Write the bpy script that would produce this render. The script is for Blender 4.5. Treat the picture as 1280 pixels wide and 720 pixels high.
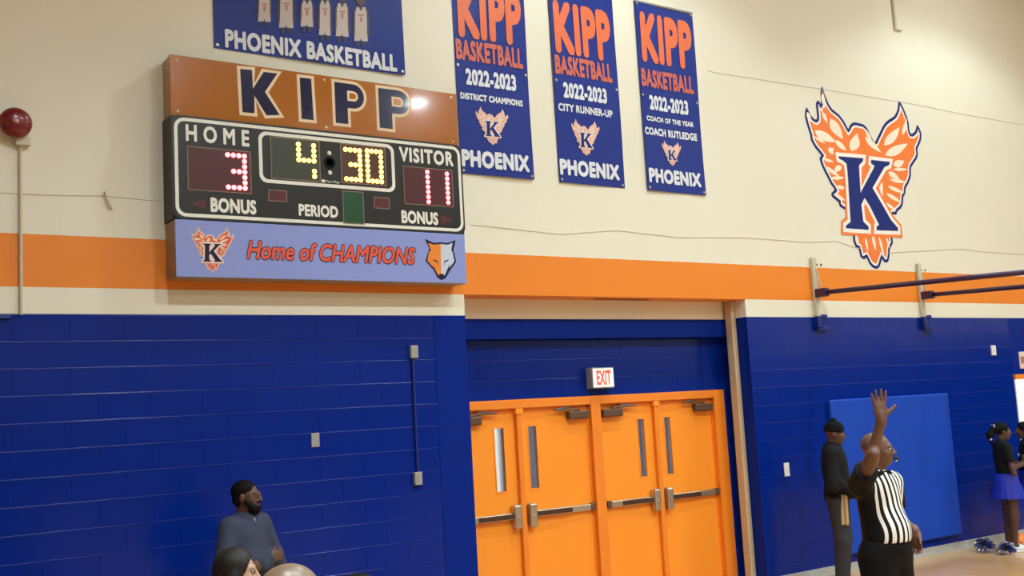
import bpy, bmesh, math, random
import numpy as np
from mathutils import Vector, Matrix
from mathutils.geometry import delaunay_2d_cdt
random.seed(7)
rng = np.random.default_rng(7)
for o in list(bpy.data.objects): bpy.data.objects.remove(o, do_unlink=True)
SC = bpy.context.scene
COL = SC.collection

# ------------------------------------------------------------------ camera
FPX, YAW, PIT, ROL = 1350.0, 0.602455, 0.114264, -0.056403
CAM = np.array([0.0, -8.7163, 2.1098])
fw = np.array([math.sin(YAW)*math.cos(PIT), math.cos(YAW)*math.cos(PIT), math.sin(PIT)])
_r = np.array([math.cos(YAW), -math.sin(YAW), 0.0]); _u = np.cross(_r, fw)
rt = math.cos(ROL)*_r + math.sin(ROL)*_u
up = -math.sin(ROL)*_r + math.cos(ROL)*_u
cd = bpy.data.cameras.new('camera'); cam = bpy.data.objects.new('camera', cd); COL.objects.link(cam)
cd.sensor_width = 36.0; cd.lens = FPX*36.0/1280.0; cd.clip_end = 200
cam.matrix_world = Matrix(((rt[0], up[0], -fw[0], CAM[0]), (rt[1], up[1], -fw[1], CAM[1]), (rt[2], up[2], -fw[2], CAM[2]), (0, 0, 0, 1)))
SC.camera = cam
# ------------------------------------------------------------------ world, exposure
wd = bpy.data.worlds.new('world'); SC.world = wd; wd.use_nodes = True
wd.node_tree.nodes['Background'].inputs[0].default_value = (0.9, 0.95, 1, 1)
wd.node_tree.nodes['Background'].inputs[1].default_value = 0.6
vs = SC.view_settings; vs.view_transform = 'Standard'; vs.look = 'None'; vs.gamma = 1; vs.use_curve_mapping = False
vs.exposure = -0.04
LAMP_W = 900.0          # watts of each high-bay lamp
LAMP_COL = (0.84, 1.0, 1.05)
LAMPS = [(x, -2.6) for x in (7.4, 13.4)] + [(x, y) for x in (2.3, 5.5, 11.5, 17.5) for y in (-7.2, -11.7, -17.0)]
LAMP_Z = 8.9

def W(px, py, Y=0.0):
    d = fw + rt*(px-640)/FPX - up*(py-360)/FPX
    t = (Y-CAM[1])/d[1]; p = CAM + t*d
    return float(p[0]), float(p[2])
def AD(px, py, dep):
    return CAM + dep*(fw + rt*(px-640)/FPX - up*(py-360)/FPX)

# ------------------------------------------------------------------ materials
def lin(c):
    return tuple((v/12.92 if v <= .04045 else ((v+.055)/1.055)**2.4) for v in [q/255 for q in c])
def mat(name, rgb, rough=.5, noise=.06, nscale=6.0, bump=0.0, bscale=60.0, metal=0.0, coat=0.0, emit=None, estr=0.0, spec=.5, trans=0.0):
    m = bpy.data.materials.new(name); m.use_nodes = True; nt = m.node_tree; b = nt.nodes['Principled BSDF']
    c = lin(rgb); b.inputs['Roughness'].default_value = rough; b.inputs['Metallic'].default_value = metal
    b.inputs['Specular IOR Level'].default_value = spec
    b.inputs['Coat Weight'].default_value = coat; b.inputs['Coat Roughness'].default_value = .06
    b.inputs['Transmission Weight'].default_value = trans
    tc = nt.nodes.new('ShaderNodeTexCoord')
    n = nt.nodes.new('ShaderNodeTexNoise'); n.inputs['Scale'].default_value = nscale; n.inputs['Detail'].default_value = 4
    nt.links.new(tc.outputs['Object'], n.inputs['Vector'])
    mx = nt.nodes.new('ShaderNodeMix'); mx.data_type = 'RGBA'
    mx.inputs[6].default_value = (*[v*(1-noise) for v in c], 1); mx.inputs[7].default_value = (*[min(1, v*(1+noise)) for v in c], 1)
    nt.links.new(n.outputs['Fac'], mx.inputs[0]); nt.links.new(mx.outputs[2], b.inputs['Base Color'])
    if bump > 0:
        n2 = nt.nodes.new('ShaderNodeTexNoise'); n2.inputs['Scale'].default_value = bscale; n2.inputs['Detail'].default_value = 3
        nt.links.new(tc.outputs['Object'], n2.inputs['Vector'])
        bp = nt.nodes.new('ShaderNodeBump'); bp.inputs['Strength'].default_value = bump; bp.inputs['Distance'].default_value = .01
        nt.links.new(n2.outputs['Fac'], bp.inputs['Height']); nt.links.new(bp.outputs['Normal'], b.inputs['Normal'])
    if emit:
        b.inputs['Emission Color'].default_value = (*lin(emit), 1); b.inputs['Emission Strength'].default_value = estr
    return m
def paint_wall(name, rgb, rough, joint=.25):
    """painted masonry with the faint relief of its block joints"""
    m = mat(name, rgb, rough, .035, 1.3); nt = m.node_tree; b = nt.nodes['Principled BSDF']
    tc = [n for n in nt.nodes if n.type == 'TEX_COORD'][0]
    mp = nt.nodes.new('ShaderNodeMapping'); mp.inputs['Rotation'].default_value = (math.radians(-90), 0, 0)
    nt.links.new(tc.outputs['Object'], mp.inputs['Vector'])
    br = nt.nodes.new('ShaderNodeTexBrick'); br.inputs['Scale'].default_value = 1
    br.inputs['Brick Width'].default_value = .4064; br.inputs['Row Height'].default_value = .2032
    br.inputs['Mortar Size'].default_value = .004; br.inputs['Mortar Smooth'].default_value = 1
    br.inputs['Color1'].default_value = br.inputs['Color2'].default_value = (1, 1, 1, 1); br.inputs['Mortar'].default_value = (0, 0, 0, 1)
    nt.links.new(mp.outputs['Vector'], br.inputs['Vector'])
    ns = nt.nodes.new('ShaderNodeTexNoise'); ns.inputs['Scale'].default_value = 45; ns.inputs['Detail'].default_value = 4
    nt.links.new(tc.outputs['Object'], ns.inputs['Vector'])
    b1 = nt.nodes.new('ShaderNodeBump'); b1.inputs['Strength'].default_value = joint; b1.inputs['Distance'].default_value = .004
    nt.links.new(br.outputs['Color'], b1.inputs['Height'])
    b2 = nt.nodes.new('ShaderNodeBump'); b2.inputs['Strength'].default_value = .10; b2.inputs['Distance'].default_value = .004
    nt.links.new(ns.outputs['Fac'], b2.inputs['Height']); nt.links.new(b1.outputs['Normal'], b2.inputs['Normal'])
    nt.links.new(b2.outputs['Normal'], b.inputs['Normal'])
    return m

BLUE = (4, 36, 128)
MT = {}
MT['cream'] = paint_wall('cream_paint', (226, 221, 201), .55, .13)
MT['orange'] = paint_wall('orange_paint', (230, 130, 26), .5, .13)
MT['blue'] = mat('blue_paint', BLUE, .20, .07, 1.7, .05, 40, spec=.24)
MT['blue_flat'] = mat('blue_paint_smooth', BLUE, .42, .05, 1.2, .06, 30, spec=.10)
MT['mortar'] = mat('blue_joint', (16, 40, 128), .5, .05)
MT['base'] = mat('grey_vinyl_base', (176, 176, 170), .5)
MT['dooror'] = mat('orange_door_paint', (254, 150, 38), .42, .02, 2.0)
MT['dooror2'] = mat('orange_frame_paint', (240, 134, 34), .45, .02, 2.0)
MT['steel'] = mat('brushed_steel', (196, 184, 160), .35, .05, metal=.85)
MT['darksteel'] = mat('dark_touch_bar', (70, 42, 26), .4)
MT['closer'] = mat('bronze_closer', (92, 66, 46), .45)
MT['glass'] = mat('door_glass', (176, 184, 196), .05, .02, trans=.85)
MT['tan'] = mat('tan_post', (196, 172, 138), .5)
MT['pad'] = mat('pad_vinyl', (22, 68, 176), .5, .05, 2.0, spec=.2)
MT['padseam'] = mat('pad_edge_vinyl', (24, 48, 140), .45)
MT['grey'] = mat('grey_metal', (168, 166, 158), .4, metal=.3)
MT['plate'] = mat('white_plate', (226, 226, 220), .4)
MT['conduit'] = mat('cream_conduit', (198, 190, 168), .5)
MT['blueconduit'] = mat('blue_conduit', (14, 32, 112), .5)
MT['bell'] = mat('red_bell', (112, 10, 16), .3, coat=.3)
MT['pink'] = mat('bell_hub', (206, 150, 140), .4)
MT['purple'] = mat('dark_purple_steel', (58, 30, 62), .35)
MT['board'] = mat('black_board', (28, 28, 27), .35)
MT['boardside'] = mat('board_side', (38, 36, 30), .5)
MT['white'] = mat('white_print', (226, 224, 212), .45)
MT['hdr'] = mat('orange_gloss_panel', (168, 100, 30), .17, .04, 1.5, coat=.5)
MT['hdrside'] = mat('panel_edge', (176, 140, 96), .4)
MT['navy'] = mat('navy_vinyl', (18, 18, 62), .2, coat=.4)
MT['crm'] = mat('cream_vinyl', (230, 206, 170), .3)
MT['foot'] = mat('lavender_panel', (134, 148, 208), .34, .04, 1.5, coat=.25)
MT['footside'] = mat('footer_side', (158, 134, 108), .45)
MT['redtxt'] = mat('red_orange_vinyl', (214, 84, 58), .4)
MT['redpanel'] = mat('dark_red_lens', (74, 24, 28), .35)
MT['greyg'] = mat('dark_green_lens', (58, 62, 50), .35)
MT['amb'] = mat('amber_lens', (74, 46, 30), .35)
MT['green'] = mat('green_lens', (22, 74, 44), .3)
MT['reddim'] = mat('dim_red_lens', (84, 28, 32), .35)
MT['bezel'] = mat('lens_edge', (128, 106, 84), .5)
MT['ledr'] = mat('red_led', (255, 120, 120), .4, emit=(255, 90, 95), estr=8.0)
MT['leda'] = mat('amber_led', (255, 220, 120), .4, emit=(255, 196, 84), estr=6.0)
MT['banner'] = mat('blue_banner', (22, 44, 130), .42, .06, 3.0, spec=.3)
MT['bor'] = mat('banner_orange', (222, 108, 62), .45)
MT['bred'] = mat('banner_coral', (200, 98, 78), .45)
MT['bwhite'] = mat('banner_white', (218, 222, 228), .45)
MT['bpeach'] = mat('banner_peach', (226, 176, 152), .45)
MT['bpeach2'] = mat('banner_pale', (230, 208, 196), .45)
MT['mnavy'] = mat('mural_navy', (14, 36, 112), .5, spec=.25)
MT['mor'] = mat('mural_orange', (238, 122, 46), .5)
MT['mcream'] = mat('mural_cream', (244, 226, 202), .5)
MT['mwhite'] = mat('mural_white', (240, 232, 222), .5)
MT['foxgrey'] = mat('fox_pale', (192, 202, 222), .4)
MT['foxor'] = mat('fox_orange', (226, 132, 40), .4)
MT['jersey'] = mat('print_white', (190, 180, 176), .5)
MT['printskin'] = mat('print_brown', (78, 56, 54), .5)
MT['printdark'] = mat('print_navy', (34, 38, 78), .5)
MT['printred'] = mat('print_red', (176, 116, 104), .5)
MT['ceil'] = mat('ceiling_paint', (150, 146, 134), .7)
MT['exitface'] = mat('exit_face', (255, 236, 220), .4, emit=(255, 226, 206), estr=.55)
MT['exitred'] = mat('exit_letters', (255, 80, 80), .4, emit=(255, 70, 70), estr=.6)
MT['exitbox'] = mat('exit_housing', (150, 150, 150), .4)
MT['wire'] = mat('grey_wire', (202, 193, 170), .6)
MT['silver'] = mat('silver_foil', (210, 214, 226), .2, metal=.8)
MT['blueplastic'] = mat('blue_foil', (26, 40, 110), .3)
MT['black'] = mat('black_cloth', (9, 9, 11), .85, spec=.2)
MT['lampmetal'] = mat('lamp_reflector', (200, 200, 200), .3, metal=.8)
MT['bulb'] = mat('lamp_glow', (255, 250, 240), .5, emit=(240, 252, 255), estr=200)
MT['wood'] = mat('bleacher_wood', (176, 120, 66), .4)
MT['bright'] = mat('daylight_pane', (255, 255, 246), .5, emit=(240, 255, 236), estr=1.3)
MT['vest'] = mat('vestibule_paint', (120, 128, 150), .6)
MT['addedlamp'] = mat('added_lamp_glow', (255, 255, 250), .5, emit=(255, 252, 240), estr=26)  # glow of the unseen panels added to light vestibule and hall
MT['dsolid'] = mat('dark_gap', (30, 26, 22), .9)
# wood court floor: strip boards with varnish
fm = mat('court_wood', (206, 158, 104), .22, .05, 2.0, coat=.25); MT['floor'] = fm
nt = fm.node_tree; b = nt.nodes['Principled BSDF']; tc = [n for n in nt.nodes if n.type == 'TEX_COORD'][0]
br = nt.nodes.new('ShaderNodeTexBrick'); br.inputs['Scale'].default_value = 1; br.inputs['Brick Width'].default_value = .9; br.inputs['Row Height'].default_value = .057
br.inputs['Mortar Size'].default_value = .0012; c0 = lin((206, 158, 104))
br.inputs['Color1'].default_value = (*[v*.92 for v in c0], 1); br.inputs['Color2'].default_value = (*[v*1.06 for v in c0], 1); br.inputs['Mortar'].default_value = (*[v*.55 for v in c0], 1)
mp = nt.nodes.new('ShaderNodeMapping'); mp.inputs['Rotation'].default_value = (0, 0, math.radians(90))
nt.links.new(tc.outputs['Object'], mp.inputs['Vector']); nt.links.new(mp.outputs['Vector'], br.inputs['Vector']); nt.links.new(br.outputs['Color'], b.inputs['Base Color'])

# ------------------------------------------------------------------ helpers
class MB:
    def __init__(s): s.v = []; s.f = []; s.m = []; s.cur = 0
    def add(s, vs, fs):
        o = len(s.v); s.v += [tuple(float(q) for q in p) for p in vs]; s.f += [tuple(i+o for i in f) for f in fs]; s.m += [s.cur]*len(fs); return s
    def box(s, x0, x1, y0, y1, z0, z1):
        return s.add([(x0, y0, z0), (x1, y0, z0), (x1, y1, z0), (x0, y1, z0), (x0, y0, z1), (x1, y0, z1), (x1, y1, z1), (x0, y1, z1)],
                     [(0, 3, 2, 1), (4, 5, 6, 7), (0, 1, 5, 4), (1, 2, 6, 5), (2, 3, 7, 6), (3, 0, 4, 7)])
    def cbox(s, x0, x1, y0, y1, z0, z1, c=.004):
        """box with chamfered edges"""
        v = []; f = []
        bm = bmesh.new(); bmesh.ops.create_cube(bm, size=1)
        for q in bm.verts: q.co = Vector(((x0+x1)/2+q.co.x*(x1-x0), (y0+y1)/2+q.co.y*(y1-y0), (z0+z1)/2+q.co.z*(z1-z0)))
        bmesh.ops.bevel(bm, geom=bm.edges[:], offset=c, segments=2, affect='EDGES', profile=.5)
        bm.verts.ensure_lookup_table(); bm.verts.index_update()
        v = [tuple(q.co) for q in bm.verts]; f = [tuple(q.index for q in g.verts) for g in bm.faces]; bm.free()
        return s.add(v, f)
    def flat(s, pts, Y):
        a = sum(pts[i][0]*pts[(i+1) % len(pts)][1]-pts[(i+1) % len(pts)][0]*pts[i][1] for i in range(len(pts)))
        if a < 0: pts = pts[::-1]
        if len(pts) <= 4: return s.add([(p[0], Y, p[1]) for p in pts], [tuple(range(len(pts)))])
        n = len(pts); r = delaunay_2d_cdt([Vector((p[0], p[1])) for p in pts], [(i, (i+1) % n) for i in range(n)], [], 1, 1e-6)
        fs = []
        for f in r[2]:
            a = sum(r[0][f[i]].x*r[0][f[(i+1) % len(f)]].y-r[0][f[(i+1) % len(f)]].x*r[0][f[i]].y for i in range(len(f)))
            fs.append(tuple(f) if a > 0 else tuple(f[::-1]))
        return s.add([(p.x, Y, p.y) for p in r[0]], fs)
    def prism(s, pts, y0, y1):
        """polygon in x,z extruded from y0 (front) to y1"""
        a = sum(pts[i][0]*pts[(i+1) % len(pts)][1]-pts[(i+1) % len(pts)][0]*pts[i][1] for i in range(len(pts)))
        if a < 0: pts = pts[::-1]
        n = len(pts)
        return s.add([(p[0], y0, p[1]) for p in pts]+[(p[0], y1, p[1]) for p in pts],
                     [tuple(range(n)), tuple(range(2*n-1, n-1, -1))]+[((i+1) % n, i, i+n, (i+1) % n+n) for i in range(n)])
    def tube(s, pts, r, n=8, cap=True):
        pts = [Vector(p) for p in pts]; vs = []; fs = []
        rs = r if isinstance(r, (list, tuple)) else [r]*len(pts)
        for i, p in enumerate(pts):
            d = (pts[min(i+1, len(pts)-1)]-pts[max(i-1, 0)]).normalized()
            a = Vector((0, 0, 1)) if abs(d.z) < .9 else Vector((1, 0, 0))
            u = d.cross(a).normalized(); w = d.cross(u)
            vs += [tuple(p+rs[i]*(u*math.cos(t)+w*math.sin(t))) for t in [2*math.pi*k/n for k in range(n)]]
        for i in range(len(pts)-1):
            for k in range(n): fs.append((i*n+k, i*n+(k+1) % n, (i+1)*n+(k+1) % n, (i+1)*n+k))
        if cap: fs += [tuple(range(n-1, -1, -1)), tuple(range((len(pts)-1)*n, len(pts)*n))]
        return s.add(vs, fs)
    def lathe(s, prof, c, axis='z', n=24):
        """prof: (radius, offset along axis)"""
        vs = []; fs = []
        for r, h in prof:
            for k in range(n):
                t = 2*math.pi*k/n; a, b = r*math.cos(t), r*math.sin(t)
                p = {'z': (a, b, h), 'y': (a, h, b), 'x': (h, a, b)}[axis]
                vs.append((c[0]+p[0], c[1]+p[1], c[2]+p[2]))
        for i in range(len(prof)-1):
            for k in range(n): fs.append((i*n+k, i*n+(k+1) % n, (i+1)*n+(k+1) % n, (i+1)*n+k))
        fs += [tuple(range(n-1, -1, -1)), tuple(range((len(prof)-1)*n, len(prof)*n))]
        return s.add(vs, fs)
    def build(s, name, mats, parent=None, smooth=False, recalc=False):
        """vertices are given in world coordinates; the object sits at its parent's origin"""
        me = bpy.data.meshes.new(name)
        o = bpy.data.objects.new(name, me); COL.objects.link(o)
        off = Vector((0, 0, 0))
        p = parent
        while p is not None: off += p.location; p = p.parent
        me.from_pydata([(a[0]-off.x, a[1]-off.y, a[2]-off.z) for a in s.v], [], s.f)
        if not isinstance(mats, (list, tuple)): mats = [mats]
        for m in mats: me.materials.append(m)
        if len(mats) > 1: me.polygons.foreach_set('material_index', s.m)
        if recalc:
            bm = bmesh.new(); bm.from_mesh(me); bmesh.ops.recalc_face_normals(bm, faces=bm.faces); bm.to_mesh(me); bm.free()
        if smooth:
            me.polygons.foreach_set('use_smooth', [True]*len(me.polygons))
        me.update()
        if parent is not None: o.parent = parent
        return o
def tag(o, label=None, cat=None, group=None, kind=None):
    if label: o['label'] = label
    if cat: o['category'] = cat
    if group: o['group'] = group
    if kind: o['kind'] = kind
    return o
def thing(name, label, cat, loc=(0, 0, 0), group=None, kind=None):
    o = bpy.data.objects.new(name, None); COL.objects.link(o); o.location = loc; o.empty_display_size = .1
    return tag(o, label, cat, group, kind)
def inst(src, name, parent, loc):
    o = src.copy(); o.name = name; COL.objects.link(o); o.parent = parent
    off = Vector((0, 0, 0)); p = parent
    while p is not None: off += p.location; p = p.parent
    o.location = Vector(loc)-off
    return o
def offset_poly(pts, d):
    """grow a polygon (any winding) outward by d with limited mitres"""
    a = sum(pts[i][0]*pts[(i+1) % len(pts)][1]-pts[(i+1) % len(pts)][0]*pts[i][1] for i in range(len(pts)))
    if a < 0: pts = pts[::-1]
    n = len(pts); out = []
    for i in range(n):
        p0, p1, p2 = [np.array(pts[(i+k) % n], float) for k in (-1, 0, 1)]
        e1 = p1-p0; e2 = p2-p1; e1 /= np.linalg.norm(e1)+1e-9; e2 /= np.linalg.norm(e2)+1e-9
        n1 = np.array([e1[1], -e1[0]]); n2 = np.array([e2[1], -e2[0]])
        m = n1+n2; L = np.linalg.norm(m)
        if L < .3: m = n1; k = 1
        else: m /= L; k = min(1/max(.35, m@n1), 1.7)
        out.append(tuple(p1+m*d*k))
    return out
_TXT = {}
def text_mesh(s, bold=.02, shear=0.0, spacing=1.0):
    key = (s, bold, shear, spacing)
    if key in _TXT: return _TXT[key]
    cu = bpy.data.curves.new('lettering', 'FONT'); cu.body = s; cu.shear = shear; cu.space_character = spacing
    cu.resolution_u = 3; cu.dimensions = '2D'; cu.fill_mode = 'BOTH'
    o = bpy.data.objects.new('lettering', cu); COL.objects.link(o)
    dg = bpy.context.evaluated_depsgraph_get(); me = bpy.data.meshes.new_from_object(o.evaluated_get(dg))
    v0 = np.array([(q.co.x, q.co.y) for q in me.vertices]); f0 = [tuple(p.vertices) for p in me.polygons]
    bpy.data.objects.remove(o); bpy.data.curves.remove(cu); bpy.data.meshes.remove(me)
    V = [v0]; F = list(f0)                       # heavier strokes: the outline stamped round a small octagon
    if bold > 0:
        for k in range(8):
            a = k*math.pi/4; n = len(v0)*len(V); V.append(v0+bold*np.array([math.cos(a), math.sin(a)])); F += [tuple(i+n for i in f) for f in f0]
    _TXT[key] = (np.concatenate(V), F); return _TXT[key]
def text(name, s, rect, Y, m, parent, bold=.02, shear=0.0, spacing=1.0, warp=None, fit=None):
    """flat lettering stretched into rect (x0, z0, x1, z1) on the plane Y"""
    v, f = text_mesh(s, bold, shear, spacing)
    v0 = text_mesh(s, fit if fit is not None else bold, shear, spacing)[0]
    lo, hi = v0.min(0), v0.max(0); x0, z0, x1, z1 = rect
    q = (v-lo)/(hi-lo)*np.array([x1-x0, z1-z0])+np.array([x0, z0])
    n0 = len(v)//9 if bold > 0 else len(v)
    mb = MB(); mb.add([(a, Y-(i//n0)*.00012+(warp(a, b) if warp else 0), b) for i, (a, b) in enumerate(q)], f)
    return mb.build(name, m, parent)
def prect(tl, br, Y):
    a = W(*tl, Y); b = W(*br, Y); return (a[0], b[1], b[0], a[1])
def rrect(x0, z0, x1, z1, r, n=6):
    P = []
    for cx, cz, a0 in ((x1-r, z0+r, -90), (x1-r, z1-r, 0), (x0+r, z1-r, 90), (x0+r, z0+r, 180)):
        for k in range(n+1):
            t = math.radians(a0+90*k/n); P.append((cx+r*math.cos(t), cz+r*math.sin(t)))
    return P
def ring(mb, A, B, Y):
    """flat band between two outlines with the same number of points"""
    n = len(A); mb.add([(p[0], Y, p[1]) for p in A]+[(p[0], Y, p[1]) for p in B], [(i, (i+1) % n, (i+1) % n+n, i+n) for i in range(n)])

# ------------------------------------------------------------------ the room
B = .2032; XL, XR, YF, ZC = -5.0, 20.0, -23.0, 9.6
JL, JR = 5.432, 9.244            # sides of the door recess
Z1, Z2, Z3 = 15*B, 16*B, 18*B    # top of the blue, bottom and top of the orange stripe
DY = .42                         # depth of the door wall
def struct(o): o['kind'] = 'structure'; return o
m = MB(); m.add([(XL, YF, 0), (XR, YF, 0), (XR, 0, 0), (XL, 0, 0)], [(0, 1, 2, 3)])
m.add([(JL, 0, 0), (JR, 0, 0), (JR, 3.7, 0), (JL, 3.7, 0)], [(0, 1, 2, 3)]); m.add([(14.4, 0, 0), (17.6, 0, 0), (17.6, 4, 0), (14.4, 4, 0)], [(0, 1, 2, 3)])
struct(m.build('floor', MT['floor']))
m = MB(); m.box(XL, XR, YF, .3, ZC, ZC+.2); struct(m.build('ceiling', MT['ceil']))
m = MB(); m.cur = 0; m.box(XL-.2, XL, YF, .3, Z1, ZC); m.cur = 1; m.box(XL-.2, XL, YF, .3, 0, Z1); struct(m.build('wall_left', [MT['cream'], MT['blue_flat']]))
m = MB(); m.cur = 0; m.box(XR, XR+.2, YF, .3, Z1, ZC); m.cur = 1; m.box(XR, XR+.2, YF, .3, 0, Z1); struct(m.build('wall_right', [MT['cream'], MT['blue_flat']]))
m = MB(); m.cur = 0; m.box(XL, XR, YF-.2, YF, Z1, ZC); m.cur = 1; m.box(XL, XR, YF-.2, YF, 0, Z1); struct(m.build('wall_front', [MT['cream'], MT['blue_flat']]))
# upper wall with the orange stripe, spanning over the recess
m = MB(); m.cur = 0; m.box(XL, XR, 0, .3, Z3, ZC); m.cur = 1; m.box(XL, XR, 0, .3, Z2, Z3)
struct(m.build('wall_back_upper', [MT['cream'], MT['orange']]))
X0B, X1B = .24, 5.085            # courses of block left of the recess
m = MB(); m.cur = 0; m.box(XL, JL, 0, .62, Z1, Z2); m.cur = 1; m.box(XL, X0B, 0, .62, 0, Z1); m.box(X1B, JL, -.003, .62, 0, Z1); m.cur = 2; m.box(X0B, X1B, .007, .62, 0, Z1)
wl = struct(m.build('wall_back_left', [MT['cream'], MT['blue_flat'], MT['mortar']]))
DX0, DX1, DZ = 14.62, 16.4, 2.17  # far doorway
m = MB(); m.cur = 0; m.box(JR, XR, 0, .62, Z1, Z2); m.cur = 1
m.box(DX0-.08, DX1+.1, 0, .62, DZ+.07, Z1); m.box(DX1+.1, XR, 0, .62, 0, Z1)
m.cur = 2; m.box(JR, DX0-.08, .003, .62, 0, Z1)
wr = struct(m.build('wall_back_right', [MT['cream'], MT['blue_flat'], MT['blue_flat']]))
m = MB(); m.cur = 0; m.box(JL, JR, .30, .62, Z1, Z2); m.cur = 1; m.box(JL, JR, .30, .62, 2.845, Z1); m.cur = 2; m.box(JL, JR, DY+.007, .62, 11*B, 2.845)
wc = struct(m.build('wall_back_recess', [MT['cream'], MT['blue_flat'], MT['mortar']]))
def block_mesh(w, h, ch, dep, lip):
    """block with fine side chamfers; the thick paint forms a small lip along its top edge"""
    mb = MB(); a, c = w/2, h/2; ch2 = ch*.3
    rows = [(-c, ch2), (-c+ch2, 0), (c-.0145, 0), (c-.0115, -lip), (c-.002, -lip*.25), (c, 0.001)]
    V = []; F = []
    for z, y in rows: V += [(-a, max(y, 0)+ch2, z), (-a+ch2, y, z), (a-ch2, y, z), (a, max(y, 0)+ch2, z)]
    for i in range(len(rows)-1):
        for k in range(3): F.append((i*4+k, i*4+k+1, i*4+k+5, i*4+k+4))
    n = len(V); V += [(-a, dep, -c), (a, dep, -c), (a, dep, c), (-a, dep, c)]; q = (len(rows)-1)*4
    F += [(n, n+1, 3, 2, 1, 0), (q, q+1, q+2, q+3, n+2, n+3), (n, 0, 4, 8, 12, 16, 20, n+3), (n+1, n+2, 23, 19, 15, 11, 7, 3)]
    return mb.add(V, F)
def courses(wall, x0, x1, z0, z1, Y, gap, ch, dep, jit, lip):
    full = half = None; half_mod = .4064
    meshes = {}
    k0 = round(z0/B)
    for k in range(k0, int(math.ceil(z1/B-.01))):
        zt = min((k+1)*B, z1); zb = k*B
        x = x0-(.2032 if k % 2 else 0)
        while x < x1-.02:
            a, e = max(x, x0), min(x+.4064, x1)
            if e-a > .03:
                key = (round(e-a, 3), round(zt-zb, 3))
                loc = ((a+e)/2, Y+abs(random.gauss(0, jit)), (zb+zt)/2)
                if key not in meshes:
                    o = block_mesh(e-a-gap, zt-zb-gap, ch, dep, lip).build('block', MT['blue'], None); meshes[key] = o; o.parent = wall
                else:
                    o = meshes[key].copy(); COL.objects.link(o); o.parent = wall
                o.location = loc; o.rotation_euler = (random.gauss(0, .003), 0, random.gauss(0, .0012))
            x += .4064
courses(wl, X0B, X1B, 0, Z1, 0, .0005, .004, .02, .0006, .0030)
courses(wr, JR, DX0-.08, 0, Z1, 0, .0005, .002, .02, .0003, .0008)
courses(wc, JL, JR, 11*B, 2.845, DY, .0005, .004, .02, .0005, .0028)
# vinyl base along the court walls
m = MB(); m.box(JR+.01, DX0-.09, -.012, 0, 0, .10); m.box(JR+.01, DX0-.09, -.02, 0, 0, .02); struct(m.build('baseboard_right', MT['base']))
m = MB(); m.box(XL, JL-.01, -.012, 0, 0, .10); m.box(XL, JL-.01, -.02, 0, 0, .02); struct(m.build('baseboard_left', MT['base']))

# vestibule behind the doors and the hall behind the far doorway
m = MB(); m.box(JL-.5, JR+1.8, 3.6, 3.7, 0, 2.9); m.box(JL-.6, JL-.5, .62, 3.7, 0, 2.9); m.box(JR+1.8, JR+1.9, .62, 3.7, 0, 2.9); m.box(JL-.6, JR+1.9, .62, 3.7, 2.8, 2.9)
struct(m.build('wall_vestibule', MT['vest']))
m = MB(); m.box(7.55, 8.12, 3.57, 3.6, .3, 2.45); wv = m.build('window_1', MT['plate'], None); struct(wv)
m = MB(); m.box(7.60, 8.07, 3.56, 3.57, .36, 2.39); m.build('pane', MT['bright'], wv)
m = MB(); m.box(6.6, 8.6, 1.6, 2.2, 2.75, 2.8); tag(m.build('added_lamp', MT['addedlamp']), 'unseen lamp panel added to light the vestibule behind the orange doors', 'lamp')  # added light source, out of view, so the slit windows look less dark
m = MB(); m.box(14.3, 17.8, 3.9, 4.0, 0, 2.9); m.box(14.3, 14.4, .62, 4, 0, 2.9); m.box(17.7, 17.8, .62, 4, 0, 2.9); m.box(14.3, 17.8, .62, 4, 2.8, 2.9)
struct(m.build('wall_hall', MT['plate']))
m = MB(); m.box(14.9, 17.2, 1.2, 2.8, 2.74, 2.8); tag(m.build('added_lamp', MT['addedlamp']), 'unseen lamp panel added to brighten the hall beyond the far right doorway', 'lamp')  # added light source, out of view, that makes the doorway opening bright
# far doorway frame
m = MB(); m.cur = 1; m.cbox(DX0-.08, DX0-.05, -.01, .62, 0, DZ); m.cbox(DX1+.05, DX1+.08, -.01, .62, 0, DZ); m.cur = 0; m.cbox(DX0-.08, DX1+.08, -.03, .62, DZ, DZ+.07); struct(m.build('trim_2', [MT['dooror2'], MT['plate']]))

# ------------------------------------------------------------------ the orange doors
FX = [5.438, 5.505, 7.200, 7.330, 9.020, 9.188]; HT = 2.145; FT = 11*B
m = MB(); fy0, fy1 = DY-.025, .60
m.cbox(FX[0], FX[1], fy0, fy1, 0, FT); m.cbox(FX[2], FX[3], fy0, fy1, 0, FT); m.cbox(FX[4], FX[5], fy0, fy1, 0, FT)
m.cbox(FX[1], FX[2], fy0, fy1, HT, FT); m.cbox(FX[3], FX[4], fy0, fy1, HT, FT)
tr = struct(m.build('trim_1', MT['dooror2']))
m = MB()
for a, c in ((FX[1], FX[2]), (FX[3], FX[4])):      # stop bead of the frame
    m.box(a, a+.022, fy0+.055, fy0+.10, 0, HT); m.box(c-.022, c, fy0+.055, fy0+.10, 0, HT); m.box(a, c, fy0+.055, fy0+.10, HT-.022, HT)
m.build('frame_stop', MT['dooror2'], tr)
m = MB(); m.box(FX[5], JR, DY-.005, .6, 0, FT); struct(m.build('trim_3', MT['blue_flat']))
MUL = (6.275, 8.135)
for x in MUL:
    m = MB(); m.cbox(x-.032, x+.032, DY-.01, DY+.06, 0, HT, .01); p = m.build('mullion', MT['dooror2'], tr)
    m = MB(); m.cbox(x-.046, x+.046, DY-.022, DY+.06, HT-.06, HT, .008); m.build('mullion_cap', MT['dooror'], p)
LY = DY+.035
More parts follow.
